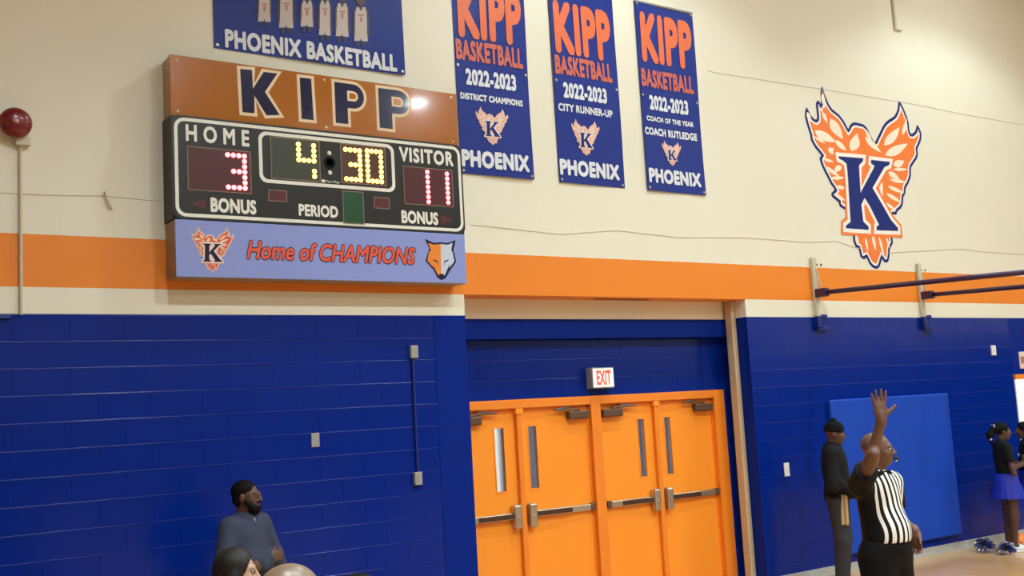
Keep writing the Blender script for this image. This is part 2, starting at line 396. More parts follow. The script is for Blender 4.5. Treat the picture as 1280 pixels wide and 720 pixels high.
leaves = [(FX[1]+.003, MUL[0]-.034, 1), (MUL[0]+.034, FX[2]-.003, -1), (FX[3]+.003, MUL[1]-.034, 1), (MUL[1]+.034, FX[4]-.003, -1)]
panes = [(5.99, 6.10), (6.405, 6.505), (7.885, 7.975), (8.275, 8.365)]
dlab = ['leftmost orange double door leaf with a bright slit window', 'orange door leaf left of the centre post, with grey-blue slit window', 'orange door leaf right of the centre post, under the exit sign side', 'rightmost orange door leaf beside the tan post']
for i, ((a, c, s), (pa, pc)) in enumerate(zip(leaves, panes)):
    d = thing('door_%d' % (i+1), dlab[i], None, ((a+c)/2, LY, 0), kind='structure')
    z0, z1 = 1.325, 1.955
    m = MB(); y0, y1 = LY, LY+.045
    m.box(a, pa, y0, y1, .012, HT-.004); m.box(pc, c, y0, y1, .012, HT-.004); m.box(pa, pc, y0, y1, .012, z0); m.box(pa, pc, y0, y1, z1, HT-.004)
    m.build('door_leaf', MT['dooror'], d)
    m = MB()                                        # glazing bead round the slit
    for q in ((pa-.012, pa, z0-.012, z1+.012), (pc, pc+.012, z0-.012, z1+.012), (pa, pc, z0-.012, z0), (pa, pc, z1, z1+.012)): m.box(q[0], q[1], y0-.006, y0, q[2], q[3])
    m.build('glazing_bead', MT['dooror'], d)
    m = MB(); m.box(pa, pc, y0+.006, y0+.012, z0, z1); m.build('pane', MT['glass'], d)
    # exit device: latch case near the mullion, rail towards the hinge
    zc = 1.075; xl = c-.06 if s > 0 else a+.06
    m = MB(); m.cbox(xl-.045, xl+.045, y0-.085, y0, zc-.13, zc+.11, .018); lc = m.build('latch_case', MT['steel'], d)
    m = MB(); m.lathe([(.016, 0), (.016, -.012), (.008, -.014)], (xl, y0-.085, zc-.02), 'y', 12); m.build('lock_cylinder', MT['steel'], lc, recalc=True)
    xa, xb = (a+.05, xl-.045) if s > 0 else (xl+.045, c-.04)
    m = MB(); m.cbox(xa, xb, y0-.045, y0, zc-.035, zc+.03, .008); rail = m.build('push_rail', MT['steel'], d)
    L = xb-xa; ta, tb = (xa+.30*L, xb-.02*L) if s > 0 else (xa+.04*L, xa+.62*L)
    m = MB(); m.cbox(ta, tb, y0-.062, y0-.045, zc-.026, zc+.022, .005); m.build('touch_bar', MT['darksteel'], rail)
    m = MB(); q = xa if s > 0 else xb; m.cbox(q-.03, q+.03, y0-.052, y0, zc-.042, zc+.038, .01); m.build('rail_bracket', MT['closer'], rail)
    # closer on the hinge side
    hx = a+.03 if s > 0 else c-.03
    xa, xb = (hx, hx+.27) if s > 0 else (hx-.27, hx)
    m = MB(); m.cbox(xa, xb, y0-.075, y0, 2.00, 2.085, .014); cl = m.build('closer', MT['closer'], d)
    m = MB(); q = (xa+xb)/2; e = q+(.32 if s > 0 else -.32)
    m.tube([(q, y0-.05, 2.095), (e, y0-.06, 2.11)], .011, 6); m.tube([(e, y0-.06, 2.11), (q+(.1 if s > 0 else -.1), y0-.045, 2.13)], .009, 6)
    m.lathe([(.02, 2.08), (.02, 2.105)], (q, y0-.05, 0), 'z', 10); m.build('closer_arm', MT['closer'], cl)
    for hz in (.25, 1.05, 1.85):
        m = MB(); hx2 = a if s > 0 else c; m.tube([(hx2, y0-.008, hz-.06), (hx2, y0-.008, hz+.06)], .008, 8); m.build('hinge', MT['dooror2'], d)

# exit sign over the centre post
ex = (7.175, 7.475, 2.31, 2.53); ey = DY-.11
t = thing('exit_sign', 'lit exit sign with red letters above the orange doors', 'sign', (7.325, DY, 2.31))
m = MB(); m.cbox(ex[0], ex[1], ey, DY, ex[2], ex[3], .008); m.build('housing', MT['exitbox'], t)
m = MB(); m.flat([(ex[0]+.012, ex[2]+.012), (ex[1]-.012, ex[2]+.012), (ex[1]-.012, ex[3]-.012), (ex[0]+.012, ex[3]-.012)], ey-.002); fc = m.build('face', MT['exitface'], t)
text('lettering', 'EXIT', (ex[0]+.055, ex[2]+.035, ex[1]-.045, ex[3]-.03), ey-.004, MT['exitred'], fc, .035)

x0, x1 = W(747, 374)[0]+.1, W(815, 375)[0]+.1
m = MB(); m.box(x0, x1, .16, .20, Z2-.004, Z2-.0005); m.build('crack', MT['dsolid'], bpy.data.objects['wall_back_upper'])
# tan steel post against the right side of the recess
m = MB(); m.cbox(JR-.075, JR-.002, .16, .27, .001, Z2-.001, .012); po = tag(m.build('corner_post', MT['tan']), 'tan steel post against the right side of the door recess', 'post')

# ------------------------------------------------------------------ emblem shapes (traced on the wall plane, in metres)
def zA(P): return [W(1000+u/6, 105+v/6) for u, v in P]
def zB(P): return [W(1080+u/6, 105+v/6) for u, v in P]
def zC(P): return [W(1000+u/6, 220+v/6) for u, v in P]
def zD(P): return [W(1080+u/6, 220+v/6) for u, v in P]
def spline(P, n=3):
    """closed Catmull-Rom through P, keeping points"""
    N = len(P); out = []
    for i in range(N):
        p = [np.array(P[(i+k) % N]) for k in (-1, 0, 1, 2)]
        for t in np.linspace(0, 1, n, endpoint=False):
            q = .5*((2*p[1])+(-p[0]+p[2])*t+(2*p[0]-5*p[1]+4*p[2]-p[3])*t*t+(-p[0]+3*p[1]-3*p[2]+p[3])*t**3)
            out.append((float(q[0]), float(q[1])))
    return out
OUT = (zA([(165, 30), (185, 90), (210, 150), (240, 195), (290, 235), (330, 290), (360, 345), (375, 318), (400, 295), (440, 300), (478, 312)]) +
       zB([(25, 345), (50, 400), (80, 445), (100, 410), (125, 360), (150, 310), (185, 275), (230, 245), (255, 190), (262, 135), (290, 180), (312, 235), (330, 290),
           (335, 340), (347, 378), (370, 375), (390, 350), (400, 315), (425, 370), (420, 430), (395, 485), (400, 520), (390, 560), (350, 620), (348, 665)]) +
       zD([(345, 5), (330, 50), (308, 90), (305, 130), (290, 155), (288, 200), (275, 235), (245, 262), (238, 285), (205, 290), (200, 400), (205, 455), (212, 500), (190, 545), (186, 600), (175, 640), (150, 638), (133, 612), (115, 670), (95, 690), (65, 680), (40, 650), (18, 605), (0, 618)]) +
       zC([(455, 600), (442, 540), (420, 530), (402, 480), (400, 430), (380, 330), (355, 260), (300, 225), (295, 195), (245, 155), (240, 130), (265, 105), (235, 60)]) +
       zA([(205, 690), (172, 625), (150, 560), (165, 535), (120, 480), (85, 420), (80, 380), (60, 320), (40, 240), (50, 185), (75, 235), (110, 272), (130, 265), (130, 220), (122, 150), (138, 132), (155, 160), (160, 130), (158, 60)]))
KPX = [(1047.5, 195.5), (1078.3, 198), (1078, 201.5), (1073, 207), (1075, 241), (1092.5, 208), (1088, 204), (1088.3, 200), (1111.7, 202.5), (1110.8, 206.3), (1105, 209), (1090, 235), (1101.7, 255), (1113, 275), (1121.7, 285), (1122, 289),
       (1095, 288), (1095, 283.5), (1098, 281), (1086.7, 258), (1080, 247.5), (1076, 256), (1078.5, 277), (1085, 283.5), (1085, 287.5), (1056.7, 285.5), (1056.7, 282), (1062.5, 277.5), (1059, 220), (1057.5, 205), (1053, 201), (1048, 198.5)]
KP = [W(*p) for p in KPX]
LEAF = [(zA, (225, 260), (320, 415), 62), (zA, (108, 350), (268, 438), 60), (zA, (208, 482), (282, 525), 42), (zA, (385, 505), (425, 372), 70), (zA, (165, 205), (205, 295), 24), (zA, (262, 420), (350, 505), 34),
        (zA, (100, 392), (190, 448), 18), (zA, (165, 70), (185, 185), 26), (zA, (52, 210), (80, 285), 26), (zA, (310, 610), (255, 665), 40), (zA, (172, 560), (250, 585), 22), (zA, (185, 615), (300, 700), 26),
        (zB, (148, 462), (265, 325), 60), (zB, (155, 535), (325, 448), 64), (zB, (215, 608), (302, 578), 52), (zB, (285, 385), (318, 262), 26), (zB, (5, 395), (125, 515), 40), (zB, (215, 640), (330, 640), 22), (zB, (178, 655), (265, 715), 36), (zB, (10, 340), (70, 470), 22),
        (zC, (228, 15), (335, 12), 26), (zC, (270, 75), (345, 95), 26), (zC, (252, 130), (345, 190), 22), (zC, (300, 200), (355, 235), 16),
        (zD, (175, 75), (300, 130), 26), (zD, (165, 130), (280, 200), 26), (zD, (190, 25), (320, 50), 26), (zD, (120, 20), (135, 160), 26), (zD, (160, 200), (240, 262), 20), (zD, (10, 240), (40, 345), 26),
        (zD, (62, 440), (86, 560), 22), (zD, (108, 450), (152, 610), 16), (zD, (165, 460), (192, 545), 14), (zD, (8, 460), (28, 570), 14), (zC, (418, 440), (440, 515), 14), (zC, (455, 250), (478, 330), 20)]
def leaf(fn, a, b, w):
    w *= 1.25
    a = np.array(a, float); b = np.array(b, float); d = b-a; n = np.array([-d[1], d[0]])/np.linalg.norm(d)
    P = [a+d*t+n*(w/2)*math.sin(math.pi*t**.8)*1.0 for t in np.linspace(0, 1, 7)]+[a+d*t-n*(w/2)*math.sin(math.pi*t**.8)*.75 for t in np.linspace(1, 0, 7)[1:-1]]
    return fn([tuple(p) for p in P])
LV = [leaf(*l) for l in LEAF]
OUTS = spline(OUT, 2)
EX0, EX1 = min(p[0] for p in OUT), max(p[0] for p in OUT); EZ0, EZ1 = min(p[1] for p in OUT), max(p[1] for p in OUT)
def emblem(name, rect, Y, mats, parent, warp=None, outline=True, eps=.0012):
    """phoenix crest: outline, body, feathers, letter K; mats = navy, white, orange, cream, letter, letter rim"""
    x0, z0, x1, z1 = rect; sx, sz = (x1-x0)/(EX1-EX0), (z1-z0)/(EZ1-EZ0)
    T = lambda P: [(x0+(p[0]-EX0)*sx, z0+(p[1]-EZ0)*sz) for p in P]
    def lay(nm, polys, k, m, par):
        mb = MB()
        for i, P in enumerate(polys):
            n0 = len(mb.v); mb.flat(T(P), Y-eps*k-i*2.5e-5)
            if warp: mb.v[n0:] = [(a, b+warp(a, c), c) for a, b, c in mb.v[n0:]]
        return mb.build(nm, m, par)
    root = lay(name, [offset_poly(OUTS, .012)], 1, mats[0], parent)
    lay('body', [offset_poly(OUTS, -.028)], 2, mats[1], root)
    lay('plumage', [offset_poly(OUTS, -.055)], 3, mats[2], root)
    if parent is None:
        for i, P in enumerate(LV): lay('feather', [P], 4+i*.02, mats[3], root)
    else: lay('feathers', LV, 4, mats[3], root)['kind'] = 'stuff'
    lay('letter_rim', [offset_poly(KP, .085)], 5, mats[5], root)
    lay('letter_edge', [offset_poly(KP, .05)], 6, mats[1], root)
    lay('letter', [KP], 7, mats[4], root)
    return root
mu = emblem('wall_mural', (EX0, EZ0, EX1, EZ1), -.001, [MT['mnavy'], MT['mwhite'], MT['mor'], MT['mcream'], MT['mnavy'], MT['mor']], None)
tag(mu, 'large orange phoenix with a navy letter painted on the cream wall', 'mural')

# ------------------------------------------------------------------ scoreboard
SY = -.25; SX0, SX1 = 2.612, 5.318
sb = thing('scoreboard', 'big wall scoreboard with black score panel between orange header and lavender footer', 'scoreboard', ((SX0+SX1)/2, 0, 3.32))
m = MB(); m.cur = 0; m.cbox(SX0, SX1, SY+.06, 0, 4.645, 5.148, .006); m.cur = 1; m.cbox(SX0-.006, SX1+.006, SY+.035, SY+.06, 4.64, 5.152, .004)
hd = m.build('header_panel', [MT['hdrside'], MT['hdr']], sb)
HY = SY+.035
def hp(P, k=1): return [W(*p, HY) for p in P]
letK = [(300, 86.3), (315, 87.5), (316, 111), (329.5, 90), (346.5, 92), (331, 115), (349.5, 143.8), (333, 144.2), (317.8, 119.5), (318, 141.7), (303, 140.2)]
letI = [(374.5, 97), (388.7, 98.6), (392, 150.2), (377, 148.6)]
def letP(x0, x1, z0, z1):
    h = z1-z0; w = x1-x0; r = .30*h; zc = z1-r; sw = .42*w
    P = [(x0, z0), (x0+sw, z0), (x0+sw, zc-r)]
    P += [(x1-r*.95+r*.95*math.cos(t), zc+r*math.sin(t)) for t in np.linspace(-math.pi/2, math.pi/2, 10)]
    P += [(x0, z1)]
    rr = r*.42
    H = [(x0+sw, zc-rr), (x0+sw, zc+rr)]+[(x1-r*.95+rr*math.cos(t), zc+rr*math.sin(t)) for t in np.linspace(math.pi/2, -math.pi/2, 8)]
    return P, H
kz = W(303, 140.2, HY)[1]; kt = W(300, 86.3, HY)[1]
p1 = (W(417.8, 103, HY)[0], W(454.7, 119, HY)[0]); p2 = (W(472.5, 110, HY)[0], W(511, 126, HY)[0])
for nm, P, H in [('letter_k', hp(letK), None), ('letter_i', hp(letI), None)]+[('letter_p',)+letP(q[0], q[1], kz, kt) for q in (p1, p2)]:
    m = MB(); m.flat(offset_poly(P, .026), HY-.0015); lo = m.build(nm, MT['crm'], hd)
    m = MB(); m.flat(offset_poly(P, .030), HY-.0009); m.build('letter_outline', MT['hdrside'], lo)  # thin tan outline round the cream one
    m = MB(); m.flat(P, HY-.0030); m.build('letter_face', MT['navy'], lo)
    if H:
        m = MB(); m.flat(offset_poly(H, .0), HY-.0040); m.build('letter_counter', MT['crm'], lo)
        m = MB(); m.flat(offset_poly(H, -.02), HY-.0050); m.build('letter_gap', MT['hdr'], lo)
for x in (SX0+.05, (SX0+SX1)/2, SX1-.05):
    for z in (4.68, 5.11):
        m = MB(); m.lathe([(.012, 0), (.011, -.004), (.004, -.006)], (x, HY, z), 'y', 10); m.build('screw', MT['steel'], hd, recalc=True)
# score panel
m = MB(); m.cur = 1; m.box(SX0-.012, SX1+.012, SY+.02, 0, 3.79, 4.64); m.cur = 0; m.prism(rrect(SX0-.012, 3.79, SX1+.012, 4.64, .06), SY, SY+.02)
bd = m.build('score_panel', [MT['board'], MT['boardside']], sb)
m = MB(); A = rrect(SX0+.006, 3.808, SX1-.006, 4.622, .085); Bq = rrect(SX0+.034, 3.836, SX1-.034, 4.594, .06); ring(m, Bq, A, SY-.0015); m.build('border_line', MT['white'], bd, recalc=False)
cr = prect((322.6, 163.5), (494.5, 240.7), SY)
m = MB(); A = rrect(*cr, .07); Bq = rrect(cr[0]+.03, cr[1]+.03, cr[2]-.03, cr[3]-.03, .05); ring(m, Bq, A, SY-.0015); m.build('clock_border', MT['white'], bd)
def panel(nm, tl, brp, mm, par=bd):
    r = prect(tl, brp, SY); m = MB(); m.box(r[0], r[2], SY-.004, SY, r[1], r[3]); o = m.build(nm, mm, par)
    m = MB(); ring(m, [(r[0], r[1]), (r[2], r[1]), (r[2], r[3]), (r[0], r[3])], [(r[0]-.008, r[1]-.008), (r[2]+.008, r[1]-.008), (r[2]+.008, r[3]+.008), (r[0]-.008, r[3]+.008)], SY-.0045); m.build('lens_edge', MT['bezel'], o)
    return o
pn_h = panel('digit_panel', (234.6, 183.5), (313.4, 241.7), MT['redpanel'])
pn_c1 = panel('digit_panel', (338.2, 171.3), (399.9, 226.8), MT['greyg'])
pn_c2 = panel('digit_panel', (425.6, 180), (482.3, 232), MT['amb'])
pn_v = panel('digit_panel', (504.2, 208.3), (566.3, 258.3), MT['redpanel'])
panel('period_window', (428.5, 239.3), (454.5, 279.8), MT['green'])
panel('indicator', (336, 238), (357.8, 251.7), MT['reddim']); panel('indicator', (467.6, 247), (486.3, 260.7), MT['reddim'])
_led = {}
def led(par, x, z, mm, r=.021):
    if mm.name not in _led:
        m = MB(); m.lathe([(r, 0), (r*.95, -.006), (r*.6, -.012), (.002, -.014)], (0, 0, 0), 'y', 10)
        o = m.build('led', mm, None, smooth=True, recalc=True); _led[mm.name] = o; o.parent = par; o.location = Vector((x, SY-.004, z))-Vector(sb.location); return
    inst(_led[mm.name], 'led', par, (x, SY-.004, z))
PAT = {'3': ['1111', '0001', '0001', '0111', '0001', '0001', '1111'], '0': ['1111', '1001', '1001', '1001', '1001', '1001', '1111'], '4': ['1001', '1001', '1001', '1111', '0000', '0001', '0001'], '1': ['0001']*7}
def digit(par, d, tl, brp, mm):
    r = prect(tl, brp, SY)
    for j, row in enumerate(PAT[d]):
        for i, ch in enumerate(row):
            if ch == '1': led(par, r[0]+(r[2]-r[0])*i/3, r[3]+(r[1]-r[3])*j/6, mm)
digit(pn_h, '3', (284.2, 193.6), (306.2, 235.5), MT['ledr'])
digit(pn_c1, '4', (372.6, 180.5), (393, 220.8), MT['leda'])
digit(pn_c2, '3', (431.5, 186.9), (450.6, 225.1), MT['leda']); digit(pn_c2, '0', (458.4, 188.6), (476.8, 227.4), MT['leda'])
a = W(533.7, 216.3, SY); e = W(535.3, 252.5, SY)
digit(pn_v, '1', (515, 213.5), (535.5, 252.5), MT['ledr']); digit(pn_v, '1', (540.0, 216), (560, 253.3), MT['ledr'])
for px, py in ((411.5, 191.3), (412.5, 215.9)):
    x, z = W(px, py, SY); m = MB(); m.lathe([(.02, 0), (.016, -.008), (.003, -.01)], (x, SY, z), 'y', 12); m.build('colon_lamp', MT['white'], bd, recalc=True)
x, z = W(412, 203.5, SY); m = MB(); m.lathe([(.055, 0), (.055, -.004), (.04, -.005), (.03, 0)], (x, SY, z), 'y', 20); m.build('horn_grille', MT['black'], bd, recalc=True)
for s, tl, brp, bo in (('H O M E', (231.7, 154.7), (311.8, 183.9), .034), ('VISITOR', (498.3, 183), (567, 208.3), .045), ('BONUS', (262.8, 246.5), (320.6, 268.5), .05), ('BONUS', (501.3, 262.5), (548, 281.7), .05), ('PERIOD', (373, 254.6), (422.8, 272.8), .045), ('Fair-Play', (408, 225.2), (424.5, 230.3), .01)):
    text('lettering', s, prect(tl, brp, SY), SY-.002, MT['white'], bd, bo, spacing=1.15 if s == 'VISITOR' else 1.05)
m = MB(); r = prect((402, 224.3), (406.5, 228.2), SY); m.flat([(r[0], r[1]), (r[2], r[1]), (r[2], r[3]), (r[0], r[3])], SY-.002); m.build('maker_mark', MT['white'], bd)
for P in ([(237.5, 254), (257, 248), (257, 261.7)], [(550.8, 267.5), (565.8, 274.2), (550.8, 280.8)]):
    m = MB(); m.flat([W(*p, SY) for p in P], SY-.003); m.build('bonus_arrow', MT['reddim'], bd)
# footer
m = MB(); m.cur = 1; m.box(SX0, SX1, SY+.012, 0, 3.322, 3.785); m.cur = 0; m.cbox(SX0, SX1, SY, SY+.012, 3.322, 3.785, .004)
ft = m.build('footer_panel', [MT['foot'], MT['footside']], sb)
fr = prect((307.8, 300.3), (520.3, 331.0), SY)
text('lettering_outline', 'Home of CHAMPIONS', fr, SY-.0015, MT['navy'], ft, .066, .25, fit=.03)  # navy outline printed behind the red letters
text('lettering', 'Home of CHAMPIONS', fr, SY-.0030, MT['redtxt'], ft, .03, .25)
emblem('crest', prect((239, 283), (293.8, 340), SY), SY, [MT['bpeach'], MT['bpeach2'], MT['redtxt'], MT['crm'], MT['navy'], MT['bpeach2']], ft)
def zF(P): return [W(520+u/11.08, 290+v/11.08, SY) for u, v in P]
m = MB(); m.flat(zF([(120, 92), (240, 150), (340, 142), (440, 152), (548, 112), (518, 250), (557, 410), (465, 545), (412, 640), (350, 668), (288, 622), (250, 535), (130, 402), (182, 230)]), SY-.0015); fx = m.build('fox_head', MT['navy'], ft)
m = MB(); m.flat(zF([(165, 150), (240, 176), (340, 168), (348, 575), (322, 590), (310, 606), (268, 528), (235, 440), (245, 500), (155, 395), (180, 270), (205, 262)]), SY-.003); m.build('fox_face_left', MT['foxor'], fx)
m = MB(); m.flat(zF([(340, 168), (440, 178), (505, 150), (485, 262), (500, 265), (530, 405), (460, 500), (468, 440), (425, 530), (395, 606), (380, 590), (348, 575)]), SY-.003); m.build('fox_face_right', MT['foxgrey'], fx)
for P in ([(228, 375), (300, 405), (310, 470), (295, 420), (250, 402)], [(455, 378), (388, 405), (382, 470), (398, 418), (435, 405)], [(320, 585), (385, 585), (382, 625), (352, 650), (325, 625)]):
    m = MB(); m.flat(zF(P), SY-.0042); m.build('fox_mark', MT['navy'], fx)

# ------------------------------------------------------------------ banners
def banner(label, x0, x1, z0, z1, seed, lines, em=None, top=None):
    t = thing('banner', label, 'banner', ((x0+x1)/2, 0, z0), 'blue banners on the cream wall')
    ph = seed*1.7
    def warp(x, z): return -.016+.007*math.sin((x-x0)*5.0+ph)+.005*math.sin((z-z0)*3.1+ph*2+(x-x0)*2)
    nx, nz = 14, 28; V = []; F = []
    for s in (0, .003):
        for j in range(nz+1):
            for i in range(nx+1):
                x = x0+(x1-x0)*i/nx; z = z0+(z1-z0)*j/nz; V.append((x, warp(x, z)+s, z))
    N = (nx+1)*(nz+1)
    for j in range(nz):
        for i in range(nx):
            a = j*(nx+1)+i; F.append((a, a+1, a+nx+2, a+nx+1)); F.append((N+a, N+a+nx+1, N+a+nx+2, N+a+1))
    m = MB(); m.add(V, F); cl = m.build('cloth', MT['banner'], t, smooth=True)
    for s, r, mm, bo in lines:
        text('lettering', s, r, -.005, mm, t, bo, warp=warp, spacing=1.0+bo*1.6)
    if em: emblem('crest', em, -.004, [MT['bpeach'], MT['bpeach2'], MT['bpeach'], MT['bpeach2'], MT['mnavy'], MT['bpeach2']], t, warp=warp, eps=.0015)
    for x in (x0+.03, x1-.03):
        for z in (z0+.03, (z0+z1)/2, z1-.03):
            m = MB(); m.lathe([(.014, 0), (.014, -.006), (.005, -.008)], (x, warp(x, z), z), 'y', 10); m.build('grommet', MT['steel'], t, recalc=True)
    m = MB(); m.tube([(x0, -.016, z1), (x1, -.016, z1)], .014, 8); m.build('hanging_rod', MT['grey'], t)
    return t, warp
def kl(tl, brp): return prect(tl, brp, -.02)
k3 = kl((798.3, 13.9), (867, 88.0)); kh = k3[3]-k3[1]
def kipp(bk, x0, x1): return (x0, bk[3]+.02, x1, bk[3]+.02+kh)
b1 = kl((569.8, 46.9), (654, 86.8)); b2 = kl((692.4, 67.7), (766, 104)); b3 = kl((800.7, 84.4), (867.7, 118))
O, Rr, Wh = MT['bor'], MT['bred'], MT['bwhite']
banner('tall blue banner reading district champions, nearest the scoreboard', 5.465, 6.33, 4.435, 6.61, 1,
       [('KIPP', kipp(b1, 5.52, 6.28), O, .055), ('BASKETBALL', b1, Rr, .05), ('2022-2023', kl((582, 84.4), (645.5, 114.6)), Wh, .055), ('DISTRICT CHAMPIONS', kl((575.3, 114.6), (653.5, 133.7)), Wh, .06), ('PHOENIX', kl((576.7, 185.8), (661.8, 216)), Wh, .06)],
       kl((594, 132.7), (636.8, 183.3)))
banner('tall blue banner reading city runner-up, middle of the three tall ones', 6.655, 7.54, 4.435, 6.61, 2,
       [('KIPP', kipp(b2, 6.70, 7.48), O, .055), ('BASKETBALL', b2, Rr, .05), ('2022-2023', kl((702.8, 102.4), (759, 130.2)), Wh, .055), ('CITY RUNNER-UP', kl((697.2, 128.5), (766, 147.6)), Wh, .045), ('PHOENIX', kl((699.3, 197.9), (775.7, 225.7)), Wh, .06)],
       kl((713.2, 148.3), (751.4, 196.2)))
banner('tall blue banner reading coach of the year, rightmost of the three', 7.85, 8.735, 4.435, 6.59, 3,
       [('KIPP', k3, O, .055), ('BASKETBALL', b3, Rr, .05), ('2022-2023', kl((811, 118), (861.5, 144)), Wh, .055), ('COACH OF THE YEAR', kl((807.6, 144), (867.7, 159)), Wh, .055), ('COACH RUTLEDGE', kl((805, 158), (872, 176.4)), Wh, .06), ('PHOENIX', kl((809.7, 209.4), (877, 234.4)), Wh, .06)],
       kl((826.7, 175.3), (853.8, 208.3)))
tb, wp = banner('wide blue banner with a team photograph, above the scoreboard', 3.05, 4.892, 5.335, 6.95, 4, [('PHOENIX BASKETBALL', kl((281.3, 35.0), (496.6, 90.6)), Wh, .05)])
# printed team picture: jerseys, arms, shorts, heads
def T(u, v): return W(310+u/8, v/8, -.02)
fig = [(165, -40, 150, 110), (380, -45, 215, 125), (585, 10, 205, 110), (765, 10, 290, 105), (940, 35, 300, 115), (1130, 70, 345, 120)]
for n, (u, v0, v1, wd_) in enumerate(fig):
    h = wd_/2
    P = [(u-h, v1), (u-h*.95, v0+50), (u-h*.7, v0), (u-h*.35, v0), (u, v0+45), (u+h*.35, v0), (u+h*.7, v0), (u+h*.95, v0+50), (u+h, v1)]
    def lay(nm, polys, k, mm, par):
        mb = MB()
        for Q in polys: mb.flat([T(*q) for q in Q], -.0005*k)
        mb.v = [(a, wp(a, c)-.004+b, c) for a, b, c in mb.v]
        return mb.build(nm, mm, par)
    pf = lay('printed_figure', [[(u-h*1.35, v1+20), (u-h*1.3, v0+60), (u-h*.8, v0-5), (u+h*.8, v0-5), (u+h*1.3, v0+60), (u+h*1.35, v1+20)]], 1, MT['printskin'], tb)
    lay('jersey', [P], 3, MT['jersey'], pf)
    lay('shorts', [[(u-h*1.05, v1), (u+h*1.05, v1), (u+h*1.15, v1+70), (u+h*.1, v1+65), (u, v1+30), (u-h*.1, v1+60), (u-h*1.15, v1+65)]], 2, MT['jersey'], pf)
    lay('number', [[(u-h*.5, v0+75), (u+h*.5, v0+78), (u+h*.5, v0+92), (u-h*.5, v0+90)], [(u-h*.2, v0+98), (u+h*.22, v0+99), (u+h*.22, v0+150), (u-h*.2, v0+149)]], 4, MT['printred'], pf)
    lay('legs', [[(u-h*.9, v1+60), (u-h*.1, v1+60), (u-h*.2, v1+120), (u-h*.8, v1+120)], [(u+h*.9, v1+60), (u+h*.1, v1+60), (u+h*.2, v1+120), (u+h*.8, v1+120)]], 1, MT['printdark'], pf)
    lay('head', [[(u+48*math.cos(t), v0-75+62*math.sin(t)) for t in np.linspace(0, 2*math.pi, 16, endpoint=False)]], 2, MT['printskin'], pf)

# ------------------------------------------------------------------ small fittings on the wall
bx, bz = W(17, 157)
t = thing('alarm_bell', 'round dark red alarm bell on the cream wall at the left edge', 'bell', (bx, 0, bz))
m = MB(); m.cbox(bx-.05, bx+.055, -.07, 0, bz-.06, bz+.06, .008); m.cbox(bx+.005, bx+.11, -.06, 0, bz-.16, bz-.09, .006); m.build('mount_box', MT['conduit'], t)
m = MB(); m.lathe([(.02, -.06), (.10, -.065), (.118, -.08), (.115, -.10), (.10, -.118), (.07, -.135), (.03, -.142), (.012, -.143)], (bx, 0, bz), 'y', 28); m.build('gong', MT['bell'], t, smooth=True, recalc=True)
m = MB(); m.lathe([(.018, -.14), (.018, -.15), (.008, -.156)], (bx-.005, 0, bz), 'y', 12); m.build('hub', MT['pink'], t, recalc=True)
cx = W(25.5, 300)[0]
m = MB(); m.tube([(cx, -.014, bz-.155), (cx, -.014, Z1-.01)], .013, 8); o = tag(m.build('conduit', MT['conduit']), 'thin cream conduit running down from the red alarm bell', 'conduit')
m = MB(); m.tube([(1.0, -.014, Z1-.03), (W(12, 398)[0], -.014, Z1-.03)], .014, 8); tag(m.build('conduit', MT['blueconduit']), 'short blue conduit end at the left edge just below the cream paint', 'conduit')
def plate(label, px, py, w, h, mm, dep=.008, kind='outlet', cat='outlet', slots=True):
    x, z = W(px, py); t = thing(kind, label, cat, (x, 0, z-h/2))
    m = MB(); m.cbox(x-w/2, x+w/2, -dep, 0, z-h/2, z+h/2, min(.004, dep*.4)); m.build('cover_plate', mm, t)
    if slots:
        for s in (-1, 1):
            m = MB(); m.prism(rrect(x-.017, z+s*.024-.014, x+.017, z+s*.024+.014, .006, 3), -dep-.003, -dep); m.build('socket', MT['grey'], t)
    else:
        m = MB(); m.cbox(x-.006, x+.006, -dep-.012, -dep, z-.012, z+.012, .003); m.build('toggle', MT['plate'], t)
    m = MB(); m.lathe([(.004, 0), (.002, -.002)], (x, -dep, z), 'y', 8); m.build('screw', MT['steel'], t, recalc=True)
    return t
plate('grey outlet plate alone on the blue block wall above the bearded man', 394, 550, .075, .118, MT['grey'])
plate('grey junction box at the top of the thin blue conduit', 515.5, 440, .075, .115, MT['grey'], .045, 'junction_box', 'box')
plate('grey outlet box at the bottom of the thin blue conduit', 520.5, 598, .075, .115, MT['grey'], .045, 'outlet_box', 'outlet')
xa, za = W(515.5, 449); xb, zb = W(520, 590)
m = MB(); m.tube([(xa-.005, -.014, za), (xa-.005, -.014, zb)], .012, 8); o = tag(m.build('conduit', MT['blueconduit']), 'thin vertical blue conduit joining two grey boxes on the blue wall', 'conduit')
plate('white switch plate low on the blue wall right of the doors', 983, 587, .085, .155, MT['plate'], .01, 'light_switch', 'switch', False)
plate('white plate high on the blue wall near the far right doorway', 1241, 438, .10, .14, MT['plate'], .02, 'wall_plate', 'plate', False)
x, z = W(1279, 450, -.02); t = thing('notice', 'small pale pink notice above the far right doorway', 'notice', (x, 0, z-.12))
m = MB(); m.box(x-.07, x+.2, -.012, 0, z-.12, z+.12); nb = m.build('board', MT['bpeach2'], t)
m = MB(); m.box(x-.05, x+.18, -.014, -.012, z-.05, z+.05); m.build('printed_band', MT['printred'], nb)
